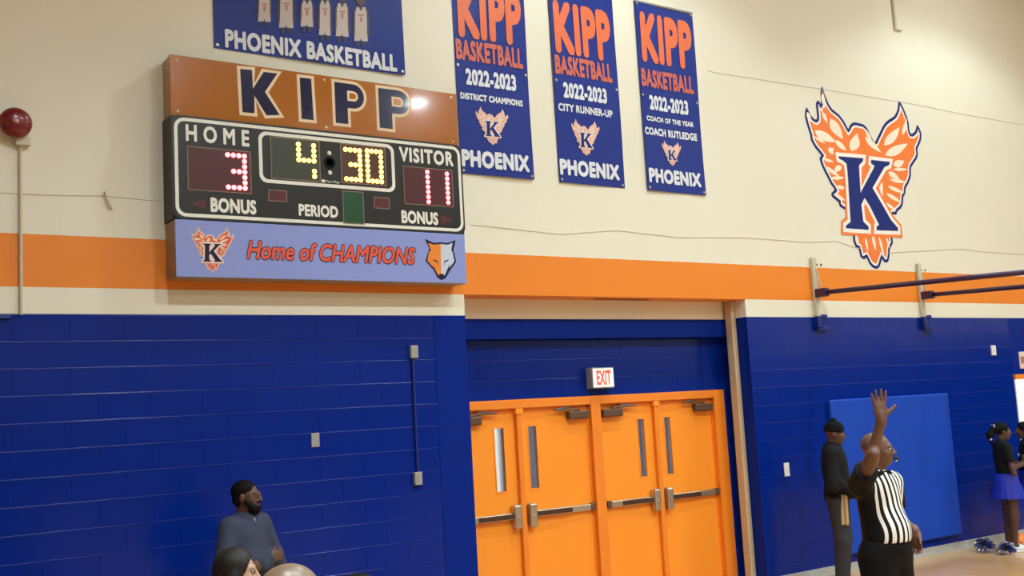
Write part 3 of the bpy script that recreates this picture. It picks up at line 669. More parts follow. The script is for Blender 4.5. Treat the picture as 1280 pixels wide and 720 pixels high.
# wires across the cream wall
def wire(name, pts, r, label):
    m = MB(); m.tube([(W(*p)[0], -r, W(*p)[1]) for p in pts], r, 5); return tag(m.build(name, MT['wire']), label, 'wire')
wire('wire', [(-40, 240), (0, 241), (60, 244), (131, 245), (170, 249), (203, 252)], .003, 'thin wire along the cream wall left of the scoreboard')
wire('wire', [(588, 281), (620, 284), (700, 293), (770, 288), (850, 297), (930, 297), (1010, 303), (1045, 301), (1066, 309), (1110, 316), (1150, 314), (1200, 311), (1230, 315), (1300, 319)], .003, 'thin sagging wire along the cream wall right of the scoreboard')
wire('wire', [(884, 88), (890, 90), (940, 98), (1030, 112), (1140, 130), (1205, 143), (1300, 160)], .0025, 'thin wire high on the cream wall above the phoenix mural')
x, z = W(131, 243); m = MB(); m.tube([(x, -.008, z+.02), (x+.005, -.03, z-.03), (x+.035, -.03, z-.10), (x+.05, -.012, z-.11)], .008, 6); tag(m.build('wire_hook', MT['conduit']), 'small bent hook holding the wire left of the scoreboard', 'hook')
x, z = W(1118, 36); x2, z2 = W(1116, -30)
t = thing('hanging_bracket', 'thin metal bracket hanging high above the phoenix mural', 'bracket', (x, 0, z))
m = MB(); m.box(x-.02, x+.02, -.03, 0, z, z2); m.build('rail', MT['conduit'], t)
m = MB(); m.box(x-.02, x+.13, -.03, 0, z-.02, z); m.build('foot', MT['conduit'], t)
m = MB(); xb, zb = W(1123, 3); m.lathe([(.05, 0), (.05, -.10), (.03, -.13)], (xb+.08, 0, zb+.12), 'y', 12); m.build('sensor', MT['closer'], t, recalc=True)

# ------------------------------------------------------------------ wall-mounted basketball goal support
t = thing('goal_support', 'dark purple steel arms of a wall-mounted basketball goal, on two brackets', 'goal', (11.45, 0, 2.9))
for x, zt in ((10.447, 3.775), (12.545, 3.765)):
    m = MB(); m.cbox(x-.035, x+.035, -.05, -.003, Z1+.005, zt, .008); ch = m.build('wall_channel', MT['conduit'], t)
    m = MB(); m.cbox(x-.04, x+.03, -.06, -.003, 2.90, Z1+.005, .006); m.cbox(x-.04, x+.16, -.06, -.003, 2.885, 2.925, .006); m.cbox(x-.03, x+.17, -.035, -.003, Z1-.01, Z1+.03, .006); m.build('foot_plate', MT['blueconduit'], ch)
    for q in (.09, .17):
        m = MB(); m.lathe([(.014, 0), (.012, -.01), (.004, -.012)], (x+q, -.003, zt-.08), 'y', 8); m.build('anchor_bolt', MT['closer'], ch, recalc=True)
    m = MB(); m.cbox(x-.045, x+.045, -.20, -.045, 3.28, 3.385, .012); m.build('clamp', MT['purple'], t)
    m = MB(); m.tube([(x, -.1, 3.335), (x, -3.3, 3.20)], .030, 10); m.build('arm', MT['purple'], t, smooth=True)
    m = MB(); m.tube([(x+.01, -.03, 3.72), (x+.03, -.1, 3.4)], .008, 6); m.build('stay', MT['conduit'], t)
for a, e in ((10.447, 12.545), (12.545, 10.447)):
    m = MB(); m.tube([(a, -2.75, 3.24), (e, -3.25, 3.22)], .016, 8); m.build('brace', MT['purple'], t)

# wall pad
t = thing('wall_pad', 'wide blue padded mat fixed low on the right blue wall', 'pad', (11.67, 0, .2))
m = MB(); m.cbox(10.50, 12.87, -.06, -.012, .20, 2.04, .02); m.build('cushion', MT['pad'], t, smooth=False)
m = MB(); m.box(10.51, 12.86, -.013, 0, .21, 2.03); m.build('backing_board', MT['padseam'], t)

# ------------------------------------------------------------------ high-bay lamps
def make_lamp(i, x, y):
    lab = 'high-bay lamp hanging from the gym ceiling, out of frame above'
    t = thing('high_bay_lamp', lab, 'lamp', (x, y, LAMP_Z), 'high-bay lamps on the gym ceiling')
    if i == 0:
        m = MB(); m.lathe([(.07, .30), (.12, .28), (.20, .16), (.27, 0), (.26, 0), (.19, .15), (.11, .26), (.07, .27)], (x, y, LAMP_Z), 'z', 24); make_lamp.a = m.build('reflector', MT['lampmetal'], t, smooth=True)
        m = MB(); m.lathe([(.02, .12), (.14, .10), (.235, .05), (.235, .04), (.14, .03), (.02, .03)], (x, y, LAMP_Z-.01), 'z', 20); make_lamp.b = m.build('bulb', MT['bulb'], t, smooth=True)
        m = MB(); m.tube([(x, y, LAMP_Z+.29), (x, y, ZC)], .012, 6); make_lamp.c = m.build('hanger', MT['grey'], t)
        L = bpy.data.lights.new('lamp_light', 'SPOT'); make_lamp.L = L
        L.energy = LAMP_W*1.4; L.color = LAMP_COL; L.shadow_soft_size = .16; L.spot_size = math.radians(142); L.spot_blend = .8
        make_lamp.N = L.copy(); make_lamp.N.spot_size = math.radians(122); make_lamp.N.spot_blend = .35; make_lamp.N.energy = LAMP_W*.55; make_lamp.F = L.copy(); make_lamp.F.energy = LAMP_W*.9
    else:
        for q in (make_lamp.a, make_lamp.b, make_lamp.c):
            o = q.copy(); COL.objects.link(o); o.parent = t
    lo = bpy.data.objects.new('lamp_light', make_lamp.N if y > -4 else make_lamp.L if y > -9 else make_lamp.F); COL.objects.link(lo); lo.parent = t; lo.location = (0, 0, -.02)
for i, (x, y) in enumerate(LAMPS): make_lamp(i, x, y)

# ------------------------------------------------------------------ bleachers under the spectators
t = thing('bleacher', 'wooden tiered bleacher the foreground spectators sit on', 'bleacher', (1.2, -8, 0))
for i in range(5):
    x, z = 2.67-.72*i, .48+.22*i
    m = MB(); m.cbox(x-.14, x+.14, -13, -2.85, z-.04, z, .01); m.build('seat_plank', MT['wood'], t)
    m = MB(); m.box(x+.2, x+.56, -13, -2.85, max(.01, z-.46), max(.04, z-.43)); m.build('foot_plank', MT['wood'], t)
    for y in (-12.9, -10.4, -7.9, -5.4, -2.95):
        m = MB(); m.box(x-.03, x+.03, y-.03, y+.03, 0, z-.04); m.box(x-.03, x+.53, y-.03, y+.03, max(0, z-.50), max(.01, z-.46)); m.box(x+.47, x+.53, y-.03, y+.03, 0, max(.01, z-.46)); m.build('support', MT['grey'], t)

# ------------------------------------------------------------------ people: smooth bodies grown from a distance field
def _n(v): v = np.array(v, float); return v/np.linalg.norm(v)
class SDF:
    def __init__(s): s.p = []
    def cone(s, a, b, ra, rb, clip=None, sub=False, k=None):
        a = np.array(a, float); b = np.array(b, float); R = max(ra, rb)
        lo = np.minimum(a, b)-R; hi = np.maximum(a, b)+R; d = b-a; dd = d@d+1e-12
        def f(X, Y, Z):
            t = np.clip(((X-a[0])*d[0]+(Y-a[1])*d[1]+(Z-a[2])*d[2])/dd, 0, 1)
            return np.sqrt((X-a[0]-t*d[0])**2+(Y-a[1]-t*d[1])**2+(Z-a[2]-t*d[2])**2)-(ra+(rb-ra)*t)
        s.p.append((f, lo, hi, clip, sub, k)); return s
    def ell(s, c, r, R=None, clip=None, sub=False, k=None):
        c = np.array(c, float); r = np.array(r, float); R = np.eye(3) if R is None else np.array(R)   # rows = axes
        e = np.sqrt(((R.T*r)**2).sum(1)); lo = c-e; hi = c+e; mr = r.min()
        def f(X, Y, Z):
            x, y, z = X-c[0], Y-c[1], Z-c[2]
            q = [(R[i][0]*x+R[i][1]*y+R[i][2]*z)/r[i] for i in range(3)]
            k0 = np.sqrt(q[0]**2+q[1]**2+q[2]**2)
            k1 = np.sqrt((q[0]/r[0])**2+(q[1]/r[1])**2+(q[2]/r[2])**2)+1e-9
            return k0*(k0-1)/k1
        s.p.append((f, lo, hi, clip, sub, k)); return s
    def mesh(s, h, k, scale=1.0):
        lo = np.min([p[1] for p in s.p if not p[4]], 0)-4*h; hi = np.max([p[2] for p in s.p if not p[4]], 0)+4*h
        n = np.ceil((hi-lo)/h).astype(int)+1
        D = np.ones(n, np.float32)
        ax = [(lo[i]+h*np.arange(n[i])).astype(np.float32) for i in range(3)]
        for f, l, u, clip, sub, kk in s.p:
            kk = k if kk is None else kk
            i0 = np.maximum(0, np.floor((l-kk-2*h-lo)/h).astype(int)); i1 = np.minimum(n, np.ceil((u+kk+2*h-lo)/h).astype(int)+1)
            if (i1 <= i0).any(): continue
            sl = tuple(slice(a, b) for a, b in zip(i0, i1))
            X, Y, Z = ax[0][sl[0]][:, None, None], ax[1][sl[1]][None, :, None], ax[2][sl[2]][None, None, :]
            d = f(X, Y, Z)
            if clip is not None:
                for o, nn in clip: d = np.maximum(d, (X-o[0])*nn[0]+(Y-o[1])*nn[1]+(Z-o[2])*nn[2])
            a = D[sl]
            if sub:
                d = -d; hh = np.maximum(kk-np.abs(a-d), 0)/kk; D[sl] = np.maximum(a, d)+hh*hh*kk/4
            else:
                hh = np.maximum(kk-np.abs(a-d), 0)/kk; D[sl] = np.minimum(a, d)-hh*hh*kk/4
        # surface nets
        S = D < 0; nx, ny, nz = n
        cnt = np.zeros((nx-1, ny-1, nz-1), np.uint8)
        for i in (0, 1):
            for j in (0, 1):
                for q in (0, 1): cnt += S[i:nx-1+i, j:ny-1+j, q:nz-1+q]
        act = np.argwhere((cnt > 0) & (cnt < 8)); idx = np.full((nx-1, ny-1, nz-1), -1, np.int32)
        idx[act[:, 0], act[:, 1], act[:, 2]] = np.arange(len(act))
        P = np.zeros((len(act), 3)); C = np.zeros(len(act))
        cor = [(i, j, q) for i in (0, 1) for j in (0, 1) for q in (0, 1)]
        for A in cor:
            for ax_ in range(3):
                if A[ax_] == 1: continue
                Bc = list(A); Bc[ax_] = 1
                va = D[act[:, 0]+A[0], act[:, 1]+A[1], act[:, 2]+A[2]]; vb = D[act[:, 0]+Bc[0], act[:, 1]+Bc[1], act[:, 2]+Bc[2]]
                x = (va < 0) != (vb < 0); t = np.where(x, va/np.where(x, va-vb, 1), 0)
                pt = np.array(A, float)[None, :].repeat(len(act), 0); pt[:, ax_] = t
                P += np.where(x[:, None], pt, 0); C += x
        V = (act+P/C[:, None])*h+lo
        Q = []
        for ax_ in range(3):
            o1, o2 = [(1, 2), (2, 0), (0, 1)][ax_]
            a = S[tuple(slice(0, -1) if q == ax_ else slice(None) for q in range(3))]; b = S[tuple(slice(1, None) if q == ax_ else slice(None) for q in range(3))]
            e = np.argwhere(a != b); e = e[(e[:, o1] > 0) & (e[:, o2] > 0)]
            ins = S[e[:, 0], e[:, 1], e[:, 2]]
            def cell(d1, d2):
                c = e.copy(); c[:, o1] -= d1; c[:, o2] -= d2; return idx[c[:, 0], c[:, 1], c[:, 2]]
            q4 = np.stack([cell(1, 1), cell(0, 1), cell(0, 0), cell(1, 0)], 1)
            q4[~ins] = q4[~ins][:, ::-1]; Q.append(q4)
        Q = np.concatenate(Q); Q = Q[(Q >= 0).all(1)]
        return V*scale, Q
    def build(s, name, m, parent, h, k, scale=1.0):
        V, Q = s.mesh(h, k, scale)
        me = bpy.data.meshes.new(name); me.from_pydata(V.tolist(), [], Q.tolist()); me.materials.append(m)
        me.polygons.foreach_set('use_smooth', [True]*len(me.polygons)); me.update()
        o = bpy.data.objects.new(name, me); COL.objects.link(o); o.parent = parent
        return o
def skin(rgb): return mat('skin', rgb, .5, .05, 8)
def hand(S, wrist, d, nrm, th, curl=.3, spread=.1, s=1.0, tspl=.85):
    """palm, four fingers and a thumb; d = along the fingers, nrm = out of the palm, th = towards the thumb"""
    d = _n(d); th = np.array(th, float); th = _n(th-d*(th@d)); nrm0 = np.array(nrm, float); nr = np.cross(d, th); nr = nr if nr@nrm0 > 0 else -nr
    w = np.array(wrist, float)
    S.ell(w+d*.055*s, np.array([.042, .017, .056])*s, [th, nr, d], k=.012)
    S.cone(w-d*.02*s, w+d*.03*s, .024*s, .024*s, k=.02)
    for off, L, sp in ((.031, .068, .9), (.011, .078, .3), (-.010, .072, -.3), (-.030, .056, -1.0)):
        b = w+d*.098*s+th*off*s; dv = _n(d+th*sp*spread)
        d2 = _n(dv*math.cos(curl)+nr*math.sin(curl)); d3 = _n(dv*math.cos(2*curl)+nr*math.sin(2*curl))
        p1 = b+dv*L*.42*s; p2 = p1+d2*L*.34*s; p3 = p2+d3*L*.26*s
        S.cone(b-dv*.02*s, p1, .0100*s, .0092*s, k=.006); S.cone(p1, p2, .0092*s, .0085*s, k=.004); S.cone(p2, p3, .0085*s, .0072*s, k=.004)
    b = w+d*.030*s+th*.030*s; tv = _n(th*tspl+d*.62+nr*curl*.5); p = b+tv*.042*s; q = p+_n(tv+d*.1)*.034*s
    S.cone(b-tv*.015*s, p, .015*s, .0115*s, k=.012); S.cone(p, q, .0115*s, .0088*s, k=.005)
def head(S, c, yaw, pitch=0.0, wide=1.0, s=1.0):
    """adds skull, jaw, nose, brow, lips, ears; returns a point mapper in head space (front is -y)"""
    cy, sy = math.cos(yaw), math.sin(yaw); cp, sp = math.cos(pitch), math.sin(pitch)
    Rz = np.array([[cy, -sy, 0], [sy, cy, 0], [0, 0, 1]]); Rx = np.array([[1, 0, 0], [0, cp, -sp], [0, sp, cp]]); R = Rz@Rx
    c = np.array(c, float); Pm = lambda x, y, z: c+R@(np.array([x*wide, y, z])*s)
    ax = R.T
    E = lambda p, r, **k: S.ell(Pm(*p), np.array(r)*s*np.array([wide, 1, 1]), ax, **k)
    E((0, .018, .034), (.075, .096, .084)); E((0, -.028, -.025), (.062, .066, .085), k=.03); E((0, -.045, -.082), (.043, .042, .030), k=.03)
    E((.036, -.062, -.03), (.022, .024, .024), k=.02); E((-.036, -.062, -.03), (.022, .024, .024), k=.02)
    S.cone(Pm(-.036, -.083, .022), Pm(.036, -.083, .022), .012*s, .012*s, k=.014)
    for q in (-1, 1): E((q*.032, -.098, .002), (.017, .016, .011), sub=True, k=.012)
    S.cone(Pm(0, -.092, .012), Pm(0, -.113, -.028), .008*s, .013*s, k=.010)
    for q in (-1, 1): S.cone(Pm(q*.010, -.100, -.032), Pm(q*.012, -.096, -.032), .009*s, .009*s, k=.006)
    S.cone(Pm(-.022, -.090, -.057), Pm(.022, -.090, -.057), .0075*s, .0075*s, k=.006); S.cone(Pm(-.019, -.089, -.069), Pm(.019, -.089, -.069), .008*s, .008*s, k=.006)
    for q in (-1, 1): E((q*.077, .012, -.008), (.011, .022, .032), k=.008); 
    return Pm, R
MT['eyew'] = mat('eye_white', (150, 138, 128), .4); MT['iris'] = mat('eye_dark', (22, 14, 12), .25)
def eyes(Pm, parent, sc, s=1.0):
    for q in (-1, 1):
        p = Pm(q*.032, -.083, .002)*sc
        m = MB(); off = Vector(parent.location)
        m.lathe([(.002, -.0125), (.009, -.009), (.0125, 0), (.009, .009), (.002, .0125)], p*1.0, 'z', 10)
        o = m_local(m, 'eye', MT['eyew'], parent)
        p2 = Pm(q*.032, -.0935, .002)*sc; m = MB(); m.lathe([(.001, -.008), (.006, -.005), (.008, 0), (.006, .005), (.001, .008)], p2, 'z', 8); m_local(m, 'iris', MT['iris'], o)
def m_local(mb, name, m, parent, smooth=True):
    """mesh already in the parent's local space"""
    me = bpy.data.meshes.new(name); me.from_pydata(mb.v, [], mb.f); me.materials.append(m)
    me.polygons.foreach_set('use_smooth', [smooth]*len(me.polygons))
    bm = bmesh.new(); bm.from_mesh(me); bmesh.ops.recalc_face_normals(bm, faces=bm.faces); bm.to_mesh(me); bm.free(); me.update()
    o = bpy.data.objects.new(name, me); COL.objects.link(o); o.parent = parent; return o
def person(label, loc, face, name='person', group=None):
    t = thing(name, label, 'person', loc, group); t.rotation_euler = (0, 0, math.atan2(face[0], -face[1])); return t
def facing(deg):
    """direction in the ground plane: 0 = to the right in the photograph, positive turns towards the viewer"""
    f2 = np.array([math.sin(YAW), math.cos(YAW)]); r2 = np.array([math.cos(YAW), -math.sin(YAW)]); a = math.radians(deg)
    return r2*math.cos(a)-f2*math.sin(a)
def legs(S, J, r=(.085, .062, .05), g=0.0, lo=0.0):
    for q in ('r', 'l'):
        h, k, a = np.array(J['hip'+q]), np.array(J['knee'+q]), np.array(J['ank'+q])
        S.cone(h, k, r[0]+g, r[1]+g, k=.05); S.cone(k, a+(k-a)*lo, r[1]+g, r[2]+g, k=.03)
def arm(S, J, q, r=(.052, .042, .03), g=0.0, t0=0.0, t1=1.0, u1=1.0, k=.03):
    """upper arm shoulder->elbow up to u1, forearm from t0 to t1"""
    s, e, w = np.array(J['sh'+q]), np.array(J['el'+q]), np.array(J['wr'+q])
    if u1 > 0: 
        d = _n(e-s); end = s+(e-s)*u1
        S.cone(s, end+d*.08, r[0]+g, r[1]+g+(r[0]-r[1])*(1-u1), clip=[(end, d)] if u1 < 1 else None, k=k)
        if u1 >= 1: pass
    if t1 > 0:
        d = _n(w-e); end = e+(w-e)*t1
        S.cone(e+(w-e)*t0, end, r[1]+g, r[1]+g+(r[2]-r[1])*t1, k=k)
def base(sit=False):
    J = dict(hipr=(-.09, 0, .93), hipl=(.09, 0, .93), kneer=(-.10, -.02, .50), kneel=(.10, -.02, .50), ankr=(-.11, .02, .09), ankl=(.11, .02, .09), shr=(-.175, .01, 1.415), shl=(.175, .01, 1.415),
             elr=(-.235, .03, 1.14), ell=(.235, .03, 1.14), wrr=(-.24, -.06, .91), wrl=(.24, -.06, .91), head=(0, -.02, 1.63), dz=0.0)
    if sit:
        dz = -.40
        for k in ('shr', 'shl', 'elr', 'ell', 'head', 'hipr', 'hipl'): x, y, z = J[k]; J[k] = (x, y, z+dz)
        J.update(kneer=(-.13, -.43, .50), kneel=(.13, -.43, .50), ankr=(-.13, -.40, .09), ankl=(.13, -.40, .09), wrr=(-.14, -.30, .62), wrl=(.14, -.30, .62), dz=dz)
        J['elr'] = (-.24, -.04, .76); J['ell'] = (.24, -.04, .76)
    return J
def torso(S, J, g=0.0, belly=0.0, w=1.0, lo=None):
    z = J['dz']; c = [((0, 0, lo), (0, 0, -1))] if lo is not None else None
    S.ell((0, .005, 1.29+z), (.172*w+g, .115+g, .19+g), clip=c); S.ell((0, -.01-belly*.55, 1.10+z), (.155*w+g+belly*.4, .112+g+belly, .17+g), clip=c, k=.06)
    S.ell((0, .0, .95+z), (.168*w+g, .122+g+belly*.4, .13+g), clip=c, k=.05)
    S.cone((-.14*w, .01, 1.415+z), (.14*w, .01, 1.415+z), .066+g, .066+g, clip=c, k=.06); S.cone((0, .015, 1.40+z), (0, .01, 1.475+z), .075+g, .058+g, clip=c, k=.04)
def neck(S, J, r=.055):
    h = np.array(J['head']); S.cone(h+np.array([0, .03, -.06]), (0, .02, 1.42+J['dz']), r, r+.006, k=.03)
def shoes(parent, J, m, sole, s, yawp=0.0):
    for q in ('r', 'l'):
        a = np.array(J['ank'+q]); S = SDF(); x, y = a[0], a[1]; z0 = a[2]-.09
        S.ell((x, y-.06, z0+.045), (.045, .13, .045), clip=[((0, 0, z0+.008), (0, 0, -1))]); S.cone((x, y+.02, z0+.06), (x, y+.005, z0+.11), .045, .042)
        o = S.build('shoe', m, parent, .009, .02, s)
        S = SDF(); S.ell((x, y-.06, z0+.012), (.05, .138, .03), clip=[((0, 0, z0), (0, 0, -1)), ((0, 0, z0+.022), (0, 0, 1))]); S.build('sole', sole, o, .006, .004, s)
MT['sole'] = mat('sole_rubber', (230, 228, 222), .6); MT['dsole'] = mat('dark_sole', (24, 24, 26), .6)
MT['hair'] = mat('dark_hair', (14, 11, 11), .7, .2, 60, .3, 200, spec=.15)

# referee with a raised hand ------------------------------------------------
SK1 = skin((98, 64, 47)); SK2 = skin((96, 62, 46)); SK3 = skin((84, 54, 42)); SK4 = skin((184, 144, 118)); SK5 = mat('skin', (128, 104, 82), .36, .05, 8)
RF = 1.83/1.75
p0 = AD(1092, 541, 7.5); t = person('referee in black and white striped shirt raising an open hand', (p0[0], p0[1], 0), facing(55))
J = base(); J.update(shr=(-.19, .0, 1.42), elr=(-.325, -.205, 1.585), wrr=(-.315, -.305, 1.84), shl=(.165, .01, 1.41), ell=(.232, .05, 1.165), wrl=(.20, -.10, 1.09))
S = SDF(); J['head'] = (0, -.02, 1.637); hy = math.radians(32); Pm, R = head(S, J['head'], hy, .03, 1.02, .945); neck(S, J, .064); torso(S, J, -.02, .02)
arm(S, J, 'r', (.050, .039, .029)); arm(S, J, 'l', (.050, .042, .030)); legs(S, J, g=-.008)
for q in ('r', 'l'): a = np.array(J['ank'+q]); S.cone(a, a+np.array([0, -.1, -.05]), .04, .03)
# camera direction in his frame: palm faces the viewer, thumb to the right of the picture
rz = -t.rotation_euler[2]; cz, sz = math.cos(rz), math.sin(rz)
def loc2(v): return np.array([cz*v[0]-sz*v[1], sz*v[0]+cz*v[1], v[2] if len(v) > 2 else 0])
tocam = loc2(-fw); toright = loc2(rt)
hand(S, J['wrr'], np.array([0, 0, 1])-toright*.02, tocam, toright, .05, .22, 1.06)
hand(S, J['wrl'], (-.15, -.15, -1), (-1, .2, 0), (.1, -.9, 0), .7, .04, .95, .2)
bo = S.build('body', SK1, t, .0065, .03, RF); eyes(Pm, t, RF)
SM = mat('referee_stripes', (22, 22, 24), .7); nt = SM.node_tree; b = nt.nodes['Principled BSDF']
tc = [n for n in nt.nodes if n.type == 'TEX_COORD'][0]; sx = nt.nodes.new('ShaderNodeSeparateXYZ'); nt.links.new(tc.outputs['Object'], sx.inputs[0])
def mathn(op, a, bb=None):
    n = nt.nodes.new('ShaderNodeMath'); n.operation = op
    for i, v in enumerate((a, bb)):
        if v is None: continue
        if isinstance(v, (int, float)): n.inputs[i].default_value = v
        else: nt.links.new(v, n.inputs[i])
    return n.outputs[0]
st = mathn('GREATER_THAN', mathn('FRACT', mathn('DIVIDE', mathn('ADD', sx.outputs[0], 1.0), .046)), .44)
ms = mathn('MULTIPLY', st, mathn('LESS_THAN', mathn('ABSOLUTE', mathn('SUBTRACT', sx.outputs[0], .03)), .172)); ms = mathn('MULTIPLY', ms, mathn('LESS_THAN', sx.outputs[1], .02))
mx = nt.nodes.new('ShaderNodeMix'); mx.data_type = 'RGBA'; mx.inputs[6].default_value = (*lin((9, 9, 11)), 1); b.inputs['Specular IOR Level'].default_value = .2; mx.inputs[7].default_value = (*lin((228, 224, 216)), 1)
nt.links.new(ms, mx.inputs[0]); nt.links.new(mx.outputs[2], b.inputs['Base Color'])
S = SDF(); torso(S, J, .008, .032, .94, lo=1.045); arm(S, J, 'r', (.066, .062, .05), .012, t1=0, u1=.62); arm(S, J, 'l', (.060, .056, .046), .008, t1=0, u1=.7)
sh = S.build('striped_shirt', SM, t, .009, .035, RF)
S = SDF(); S.cone((-.05, -.02, 1.475), (.05, -.02, 1.475), .045, .045, clip=[((0, 0, 1.50), (0, 0, 1))]); S.build('collar', MT['black'], sh, .008, .02, RF)
S = SDF(); torso(S, J, .006, .02, 1.05); S.p = S.p[2:3]; S.ell((0, -.02, 1.02), (.175, .145, .09)); legs(S, J, (.105, .082, .068), .012, .05); S.build('trousers', MT['black'], t, .01, .04, RF)
shoes(t, J, MT['black'], MT['dsole'], RF)
p = Pm(0, -.118, -.062)*RF; m = MB(); m.lathe([(.009, -.02), (.012, -.012), (.012, .012), (.005, .018)], (0, 0, 0), 'y', 10); m.v = [tuple(np.array(R@np.array(v))+p) for v in m.v]; wh = m_local(m, 'whistle', MT['dsole'], t)
m = MB(); m.lathe([(.004, 0), (.0075, .003), (.0075, .010), (.004, .013)], p-np.array([0, .0, .02]), 'z', 8); m_local(m, 'whistle_tip', MT['plate'], wh)

# man in a black beanie behind the referee ----------------------------------
t = person('person in a black beanie and dark clothes standing by the wall behind the referee', (9.80, -.62, 0), facing(20))
f0 = 1.80/1.75; J = base(); J.update(elr=(-.24, .02, 1.15), wrr=(-.16, -.18, .98), wrl=(.16, -.18, .98), head=(0, -.03, 1.62))
S = SDF(); Pm, R = head(S, J['head'], .1, .1); neck(S, J); torso(S, J, -.02); arm(S, J, 'r'); arm(S, J, 'l'); legs(S, J, g=-.01)
hand(S, J['wrr'], (.5, -.6, -.5), (0, .5, -1), (.3, -1, .2), .5); hand(S, J['wrl'], (-.5, -.6, -.5), (0, .5, -1), (-.3, -1, .2), .5)
S.build('body', SK3, t, .009, .03, f0); eyes(Pm, t, f0)
MT['jacket'] = mat('black_jacket', (13, 13, 16), .8, spec=.25); MT['greypants'] = mat('charcoal_pants', (40, 39, 46), .8); MT['gold'] = mat('tan_stripe', (176, 150, 104), .7)
S = SDF(); torso(S, J, .025, .0, 1.08, lo=.92); arm(S, J, 'r', (.066, .058, .044), .01, t1=.95); arm(S, J, 'l', (.066, .058, .044), .01, t1=.95); S.cone((-.06, .05, 1.46), (.06, .05, 1.46), .06, .06)
jk = S.build('jacket', MT['jacket'], t, .01, .03, f0)
S = SDF(); S.ell((0, 0, .95), (.185, .14, .12)); legs(S, J, (.10, .078, .062), .01, .05); tp = S.build('trousers', MT['greypants'], t, .01, .04, f0)
for y_ in (-.045, -.085):
    S = SDF(); S.cone((-.168, y_-.01, 1.04), (-.186, y_, .68), .020, .020); S.build('side_stripe', MT['gold'], tp, .006, .003, f0)
shoes(t, J, MT['black'], MT['dsole'], f0)
S = SDF(); S.ell(Pm(0, .012, .052), (.086, .107, .092), clip=[(Pm(0, 0, .03), -R[:, 2]+R[:, 1]*.0)]); bn = S.build('beanie', MT['black'], t, .007, .01, f0)
S = SDF(); S.ell(Pm(0, .012, .045), (.091, .112, .07), clip=[(Pm(0, 0, .022), -R[:, 2]), (Pm(0, 0, .06), R[:, 2])]); S.build('cuff', MT['black'], bn, .006, .006, f0)
S = SDF(); S.ell(Pm(0, .02, .145), (.034, .034, .03)); S.build('pompom', MT['black'], bn, .006, .006, f0)

# bearded man with folded arms ----------------------------------------------
p0 = AD(306, 602, 8.15); t = person('bearded person in glasses and slate quarter-zip sweater, arms folded, by the blue wall', (p0[0], p0[1], 0), facing(30))
f0 = p0[2]/1.75; J = base(); J.update(elr=(-.27, -.03, 1.17), wrr=(.02, -.205, 1.165), ell=(.27, -.03, 1.16), wrl=(-.04, -.20, 1.12), head=(0, -.02, 1.635))
S = SDF(); hy = math.radians(22); Pm, R = head(S, J['head'], hy, .0, 1.02); neck(S, J, .06); torso(S, J, -.02, .02); arm(S, J, 'r'); arm(S, J, 'l'); legs(S, J, g=-.01)
hand(S, J['wrr'], (.9, -.05, .1), (.1, 1, 0), (.2, 0, 1), .35, .05, 1, .3); hand(S, J['wrl'], (-.9, .1, .1), (0, 1, .0), (-.2, 0, 1), .4, .05, 1, .3)
S.build('body', SK2, t, .007, .03, f0); eyes(Pm, t, f0)
MT['sweater'] = mat('slate_sweater', (50, 56, 76), .85, .08, 30, .2, 150); MT['zip'] = mat('zip_metal', (150, 150, 152), .4, metal=.6)
S = SDF(); torso(S, J, .018, .03, 1.08, lo=.92); arm(S, J, 'r', (.066, .056, .042), .012, t1=.97); arm(S, J, 'l', (.066, .056, .042), .012, t1=.97)
S.cone((0, .012, 1.43), (0, -.002, 1.505), .078, .070, clip=[((0, 0, 1.515), (0, -.2, 1))]); S.cone(Pm(0, .03, -.2), Pm(0, .028, -.05), .054, .052, sub=True, k=.008)
sw = S.build('sweater', MT['sweater'], t, .008, .03, f0)
S = SDF(); S.cone((.0, -.100, 1.445), (.0, -.085, 1.475), .006, .006); z_ = S.build('zip', MT['zip'], sw, .003, .003, f0)
S = SDF(); S.ell((0, -.001, .95), (.185, .145, .12)); legs(S, J, (.10, .08, .066), .01, .05); S.build('trousers', MT['greypants'], t, .01, .04, f0); shoes(t, J, MT['black'], MT['dsole'], f0)
S = SDF(); S.ell(Pm(0, .026, .045), (.081, .103, .086), R.T, clip=[(Pm(0, -.058, .05), -R[:, 1]*1+R[:, 2]*-.15), (Pm(0, 0, -.03), -R[:, 2]-R[:, 1]*.6)])
S.ell(Pm(0, .055, -.02), (.070, .062, .065), R.T, clip=[(Pm(0, .02, 0), -R[:, 1]), (Pm(0, 0, -.07), -R[:, 2])])
S.build('hair', MT['hair'], t, .006, .014, f0)
S = SDF(); S.ell(Pm(0, -.056, -.092), (.052, .056, .050), R.T, clip=[(Pm(0, 0, -.070), R[:, 2])]); S.cone(Pm(-.028, -.094, -.046), Pm(.028, -.094, -.046), .009, .009)
for q in (-1, 1): S.cone(Pm(q*.066, .0, -.02), Pm(q*.050, -.06, -.078), .014, .026, k=.02)
S.build('beard', MT['hair'], t, .005, .012, f0)
gl = None; m = MB()
for q in (-1, 1):
    P = [Pm(q*.034+.026*math.cos(a), -.104+.010*abs(math.cos(a)), .002+.019*math.sin(a))*f0 for a in np.linspace(0, 2*math.pi, 17)]; m.tube(P, .0026, 5)
    m.tube([Pm(q*.060, -.094, .006)*f0, Pm(q*.080, -.03, .006)*f0, Pm(q*.083, .02, .0)*f0], .0026, 5)
m.tube([Pm(-.009, -.107, .004)*f0, Pm(.009, -.107, .004)*f0], .0026, 5); m_local(m, 'glasses', MT['darksteel'], t)

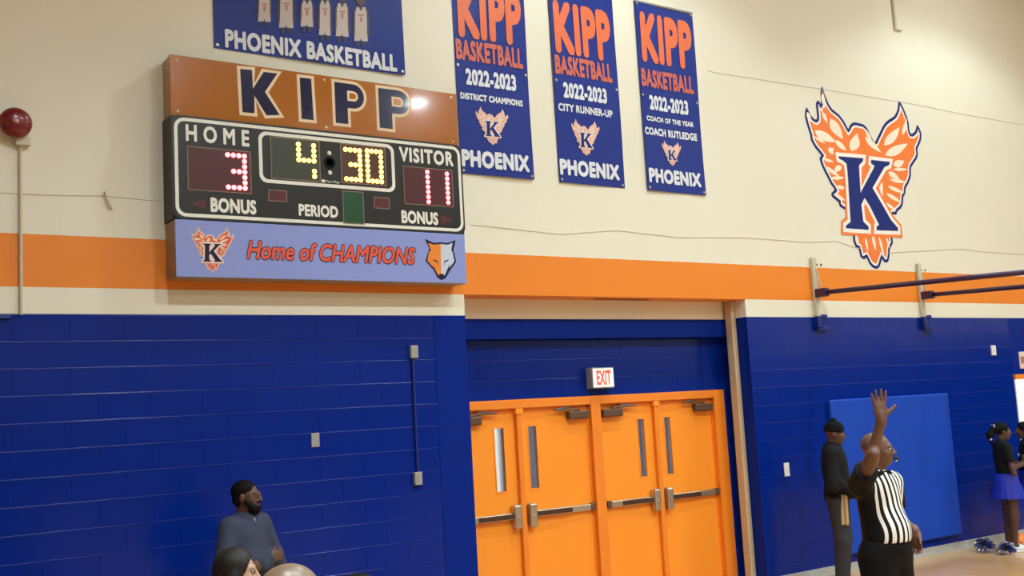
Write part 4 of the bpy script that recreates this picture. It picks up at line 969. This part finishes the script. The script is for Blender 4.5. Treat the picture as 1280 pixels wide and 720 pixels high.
# cheerleaders near the far doorway -----------------------------------------
MT['tee'] = mat('black_tee', (11, 14, 17), .8, spec=.25); MT['skirt'] = mat('royal_skirt', (20, 40, 168), .6); MT['bow'] = mat('pale_ribbon', (190, 196, 226), .5); MT['shoe'] = mat('white_shoe', (228, 226, 224), .6)
def cheerleader(label, loc, face, ht):
    t = person(label, loc, face, group=None); f0 = ht/1.75
    J = base(); J.update(elr=(-.235, -.02, 1.14), wrr=(-.05, -.25, 1.18), ell=(.235, -.02, 1.14), wrl=(.04, -.25, 1.18), head=(0, -.02, 1.63))
    S = SDF(); Pm, R = head(S, J['head'], 0, .05, .95); neck(S, J, .048); torso(S, J, -.02, 0, .9); arm(S, J, 'r', (.046, .038, .027)); arm(S, J, 'l', (.046, .038, .027)); legs(S, J, (.088, .062, .042))
    for q in ('r', 'l'): a = np.array(J['ank'+q]); S.cone(a, a+np.array([0, -.1, -.05]), .035, .03)
    hand(S, J['wrr'], (.25, -.8, .55), (1, .2, 0), (0, .3, 1), .1); hand(S, J['wrl'], (-.2, -.8, .55), (-1, .2, 0), (0, .3, 1), .1)
    S.build('body', SK3, t, .0085, .03, f0); eyes(Pm, t, f0)
    S = SDF(); torso(S, J, .012, 0, .95, lo=1.0); arm(S, J, 'r', (.06, .058, .05), .01, t1=0, u1=.7); arm(S, J, 'l', (.06, .058, .05), .01, t1=0, u1=.7); te = S.build('t_shirt', MT['tee'], t, .01, .03, f0)
    S = SDF(); S.ell((.06, -.125, 1.28), (.05, .012, .03)); S.build('chest_print', MT['bow'], te, .006, .004, f0)
    m = MB(); n = 48; prof = [(.165, 1.06), (.19, .95), (.225, .83), (.25, .72)]
    V = []; F = []
    for i, (r, z) in enumerate(prof):
        for k in range(n):
            a = 2*math.pi*k/n; rr = r*(1+.05*math.cos(a*16)*i/3); V.append((rr*math.cos(a)*f0, rr*.85*math.sin(a)*f0, z*f0))
    for i in range(3):
        for k in range(n): F.append((i*n+k, i*n+(k+1) % n, (i+1)*n+(k+1) % n, (i+1)*n+k))
    F.append(tuple(range(n))); m.add(V, F); m_local(m, 'skirt', MT['skirt'], t)
    S = SDF(); S.ell(Pm(0, .022, .04), (.084, .106, .092), clip=[(Pm(0, -.055, .03), -R[:, 1]+R[:, 2]*-.4)]); S.cone(Pm(0, .11, .06), Pm(0, .17, -.05), .045, .05, k=.03); S.cone(Pm(0, .17, -.05), Pm(0, .16, -.17), .05, .018, k=.03)
    hr = S.build('hair', MT['hair'], t, .008, .02, f0)
    S = SDF()
    for q in (-1, 1): S.ell(Pm(q*.035, .125, .075), (.04, .012, .026)); S.cone(Pm(0, .13, .07), Pm(q*.03, .17, -.11), .012, .018)
    S.build('hair_bow', MT['bow'], hr, .006, .006, f0); shoes(t, J, MT['shoe'], MT['sole'], f0)
cheerleader('cheerleader in black shirt and blue skirt with white shoes by the far wall', (13.08, -.62, 0), facing(5), 1.62)
cheerleader('cheerleader cut off by the right edge of the photograph, before the bright doorway', (13.75, -.55, 0), facing(200), 1.60)

# spectators in the foreground ----------------------------------------------
MT['hair2'] = mat('brown_black_hair', (30, 23, 20), .5, .3, 70, .4, 160, spec=.35)
def spectator(label, px, py, dep, seat, fdeg, sk, top_m, hair=None):
    h = AD(px, py, dep); foot = seat-.43; f0 = (h[2]-foot)/(1.35+(.012 if hair else 0)); fc = facing(fdeg)
    t = person(label, (h[0], h[1], foot), fc)
    J = base(True); S = SDF(); Pm, R = head(S, J['head'], 0, .05); neck(S, J); torso(S, J, -.02); arm(S, J, 'r'); arm(S, J, 'l'); legs(S, J, g=-.01)
    hand(S, J['wrr'], (.3, -.9, -.2), (0, 0, -1), (1, 0, 0), .3); hand(S, J['wrl'], (-.3, -.9, -.2), (0, 0, -1), (-1, 0, 0), .3)
    S.build('body', sk, t, .007, .03, f0); eyes(Pm, t, f0)
    S = SDF(); torso(S, J, .018, 0, 1.05, lo=.52); arm(S, J, 'r', (.062, .054, .042), .01, t1=.95); arm(S, J, 'l', (.062, .054, .042), .01, t1=.95); S.build('sweater', top_m, t, .012, .03, f0)
    S = SDF(); S.ell((0, -.0, .555), (.18, .15, .105)); legs(S, J, (.095, .078, .064), .008, .05); S.build('trousers', MT['greypants'], t, .012, .04, f0); shoes(t, J, MT['black'], MT['dsole'], f0)
    if hair == 'long':
        S = SDF(); S.ell(Pm(0, .02, .036), (.088, .112, .098), clip=[(Pm(0, -.066, .05), -R[:, 1]-R[:, 2]*.3)]); 
        for q in (-1, 1): S.cone(Pm(q*.062, .01, -.02), Pm(q*.065, .03, -.2), .036, .03, k=.03)
        S.cone(Pm(0, .07, -.02), Pm(0, .09, -.24), .06, .05, k=.04); S.build('hair', MT['hair2'], t, .006, .02, f0)
    elif hair == 'short':
        S = SDF(); S.ell(Pm(0, .024, .04), (.084, .104, .090), clip=[(Pm(0, -.062, .05), -R[:, 1]-R[:, 2]*.35), (Pm(0, 0, -.04), -R[:, 2])]); S.build('hair', MT['hair'], t, .006, .01, f0)
    return t
spectator('seated person with long dark hair in front of the bearded man', 291, 684, 5.4, .70, -8, SK4, MT['black'], 'long')
spectator('nearest seated spectator, only the crown of a bald head showing', 358, 704, 2.9, .92, -40, SK5, MT['sweater'], None)
spectator('seated spectator with dark hair, barely showing above the bottom edge', 446, 716, 4.0, .70, -20, SK3, MT['black'], 'short')

# pompoms and the orange bag on the floor ------------------------------------
def pompom(label, x, y, r, mats, seed):
    t = thing('pompom', label, 'pompom', (x, y, 0), 'cheer pompoms on the court floor'); R_ = random.Random(seed)
    for nm, mm, n in (('silver_strands', mats[0], 150), ('blue_strands', mats[1], 110)):
        m = MB()
        for _ in range(n):
            a = R_.uniform(0, 2*math.pi); e = R_.uniform(-.3, 1.2); d = np.array([math.cos(a)*math.cos(e), math.sin(a)*math.cos(e), math.sin(e)])
            s_ = _n(np.cross(d, [R_.gauss(0, 1), R_.gauss(0, 1), R_.gauss(0, 1)]))*.011; L = r*R_.uniform(.7, 1.05); c = np.array([x, y, r*.62]); e1 = c+d*L; e1[2] = max(.006, e1[2]-.25*L*L/r)
            md = c+d*L*.55; m.add([c-s_*.4, c+s_*.4, md+s_, e1+s_*.6, e1-s_*.6, md-s_], [(0, 1, 2, 5), (5, 2, 3, 4)])
        o = m.build(nm, mm, t); o['kind'] = 'stuff'
    m = MB(); m.lathe([(.01, -.03), (.035, -.02), (.04, 0), (.035, .02), (.01, .03)], (x, y, r*.62), 'z', 12); m.build('handle_core', mats[1], t, smooth=True, recalc=True)
pompom('silver and blue pompom on the floor beside the white shoes, nearer the pad', 12.80, -.40, .14, (MT['silver'], MT['blueplastic']), 1)
pompom('silver and blue pompom on the floor touching the white shoes', 12.76, -.72, .12, (MT['silver'], MT['blueplastic']), 2)
MT['bagor'] = mat('orange_bag', (240, 128, 30), .55)
t = thing('drawstring_bag', 'small bright orange bag on the floor behind the white shoes', 'bag', (13.41, -.53, 0))
S = SDF(); S.ell((13.41, -.53, .072), (.095, .07, .075), clip=[((0, 0, .004), (0, 0, -1))]); S.cone((13.41, -.53, .13), (13.42, -.53, .16), .035, .026)
V, Q = S.mesh(.012, .03); m = MB(); m.add(V, [tuple(q) for q in Q]); m.build('bag_body', MT['bagor'], t, smooth=True)
m = MB(); m.tube([(13.38, -.56, .14), (13.35, -.59, .08), (13.36, -.60, .01)], .005, 5); m.build('cord', MT['plate'], t)
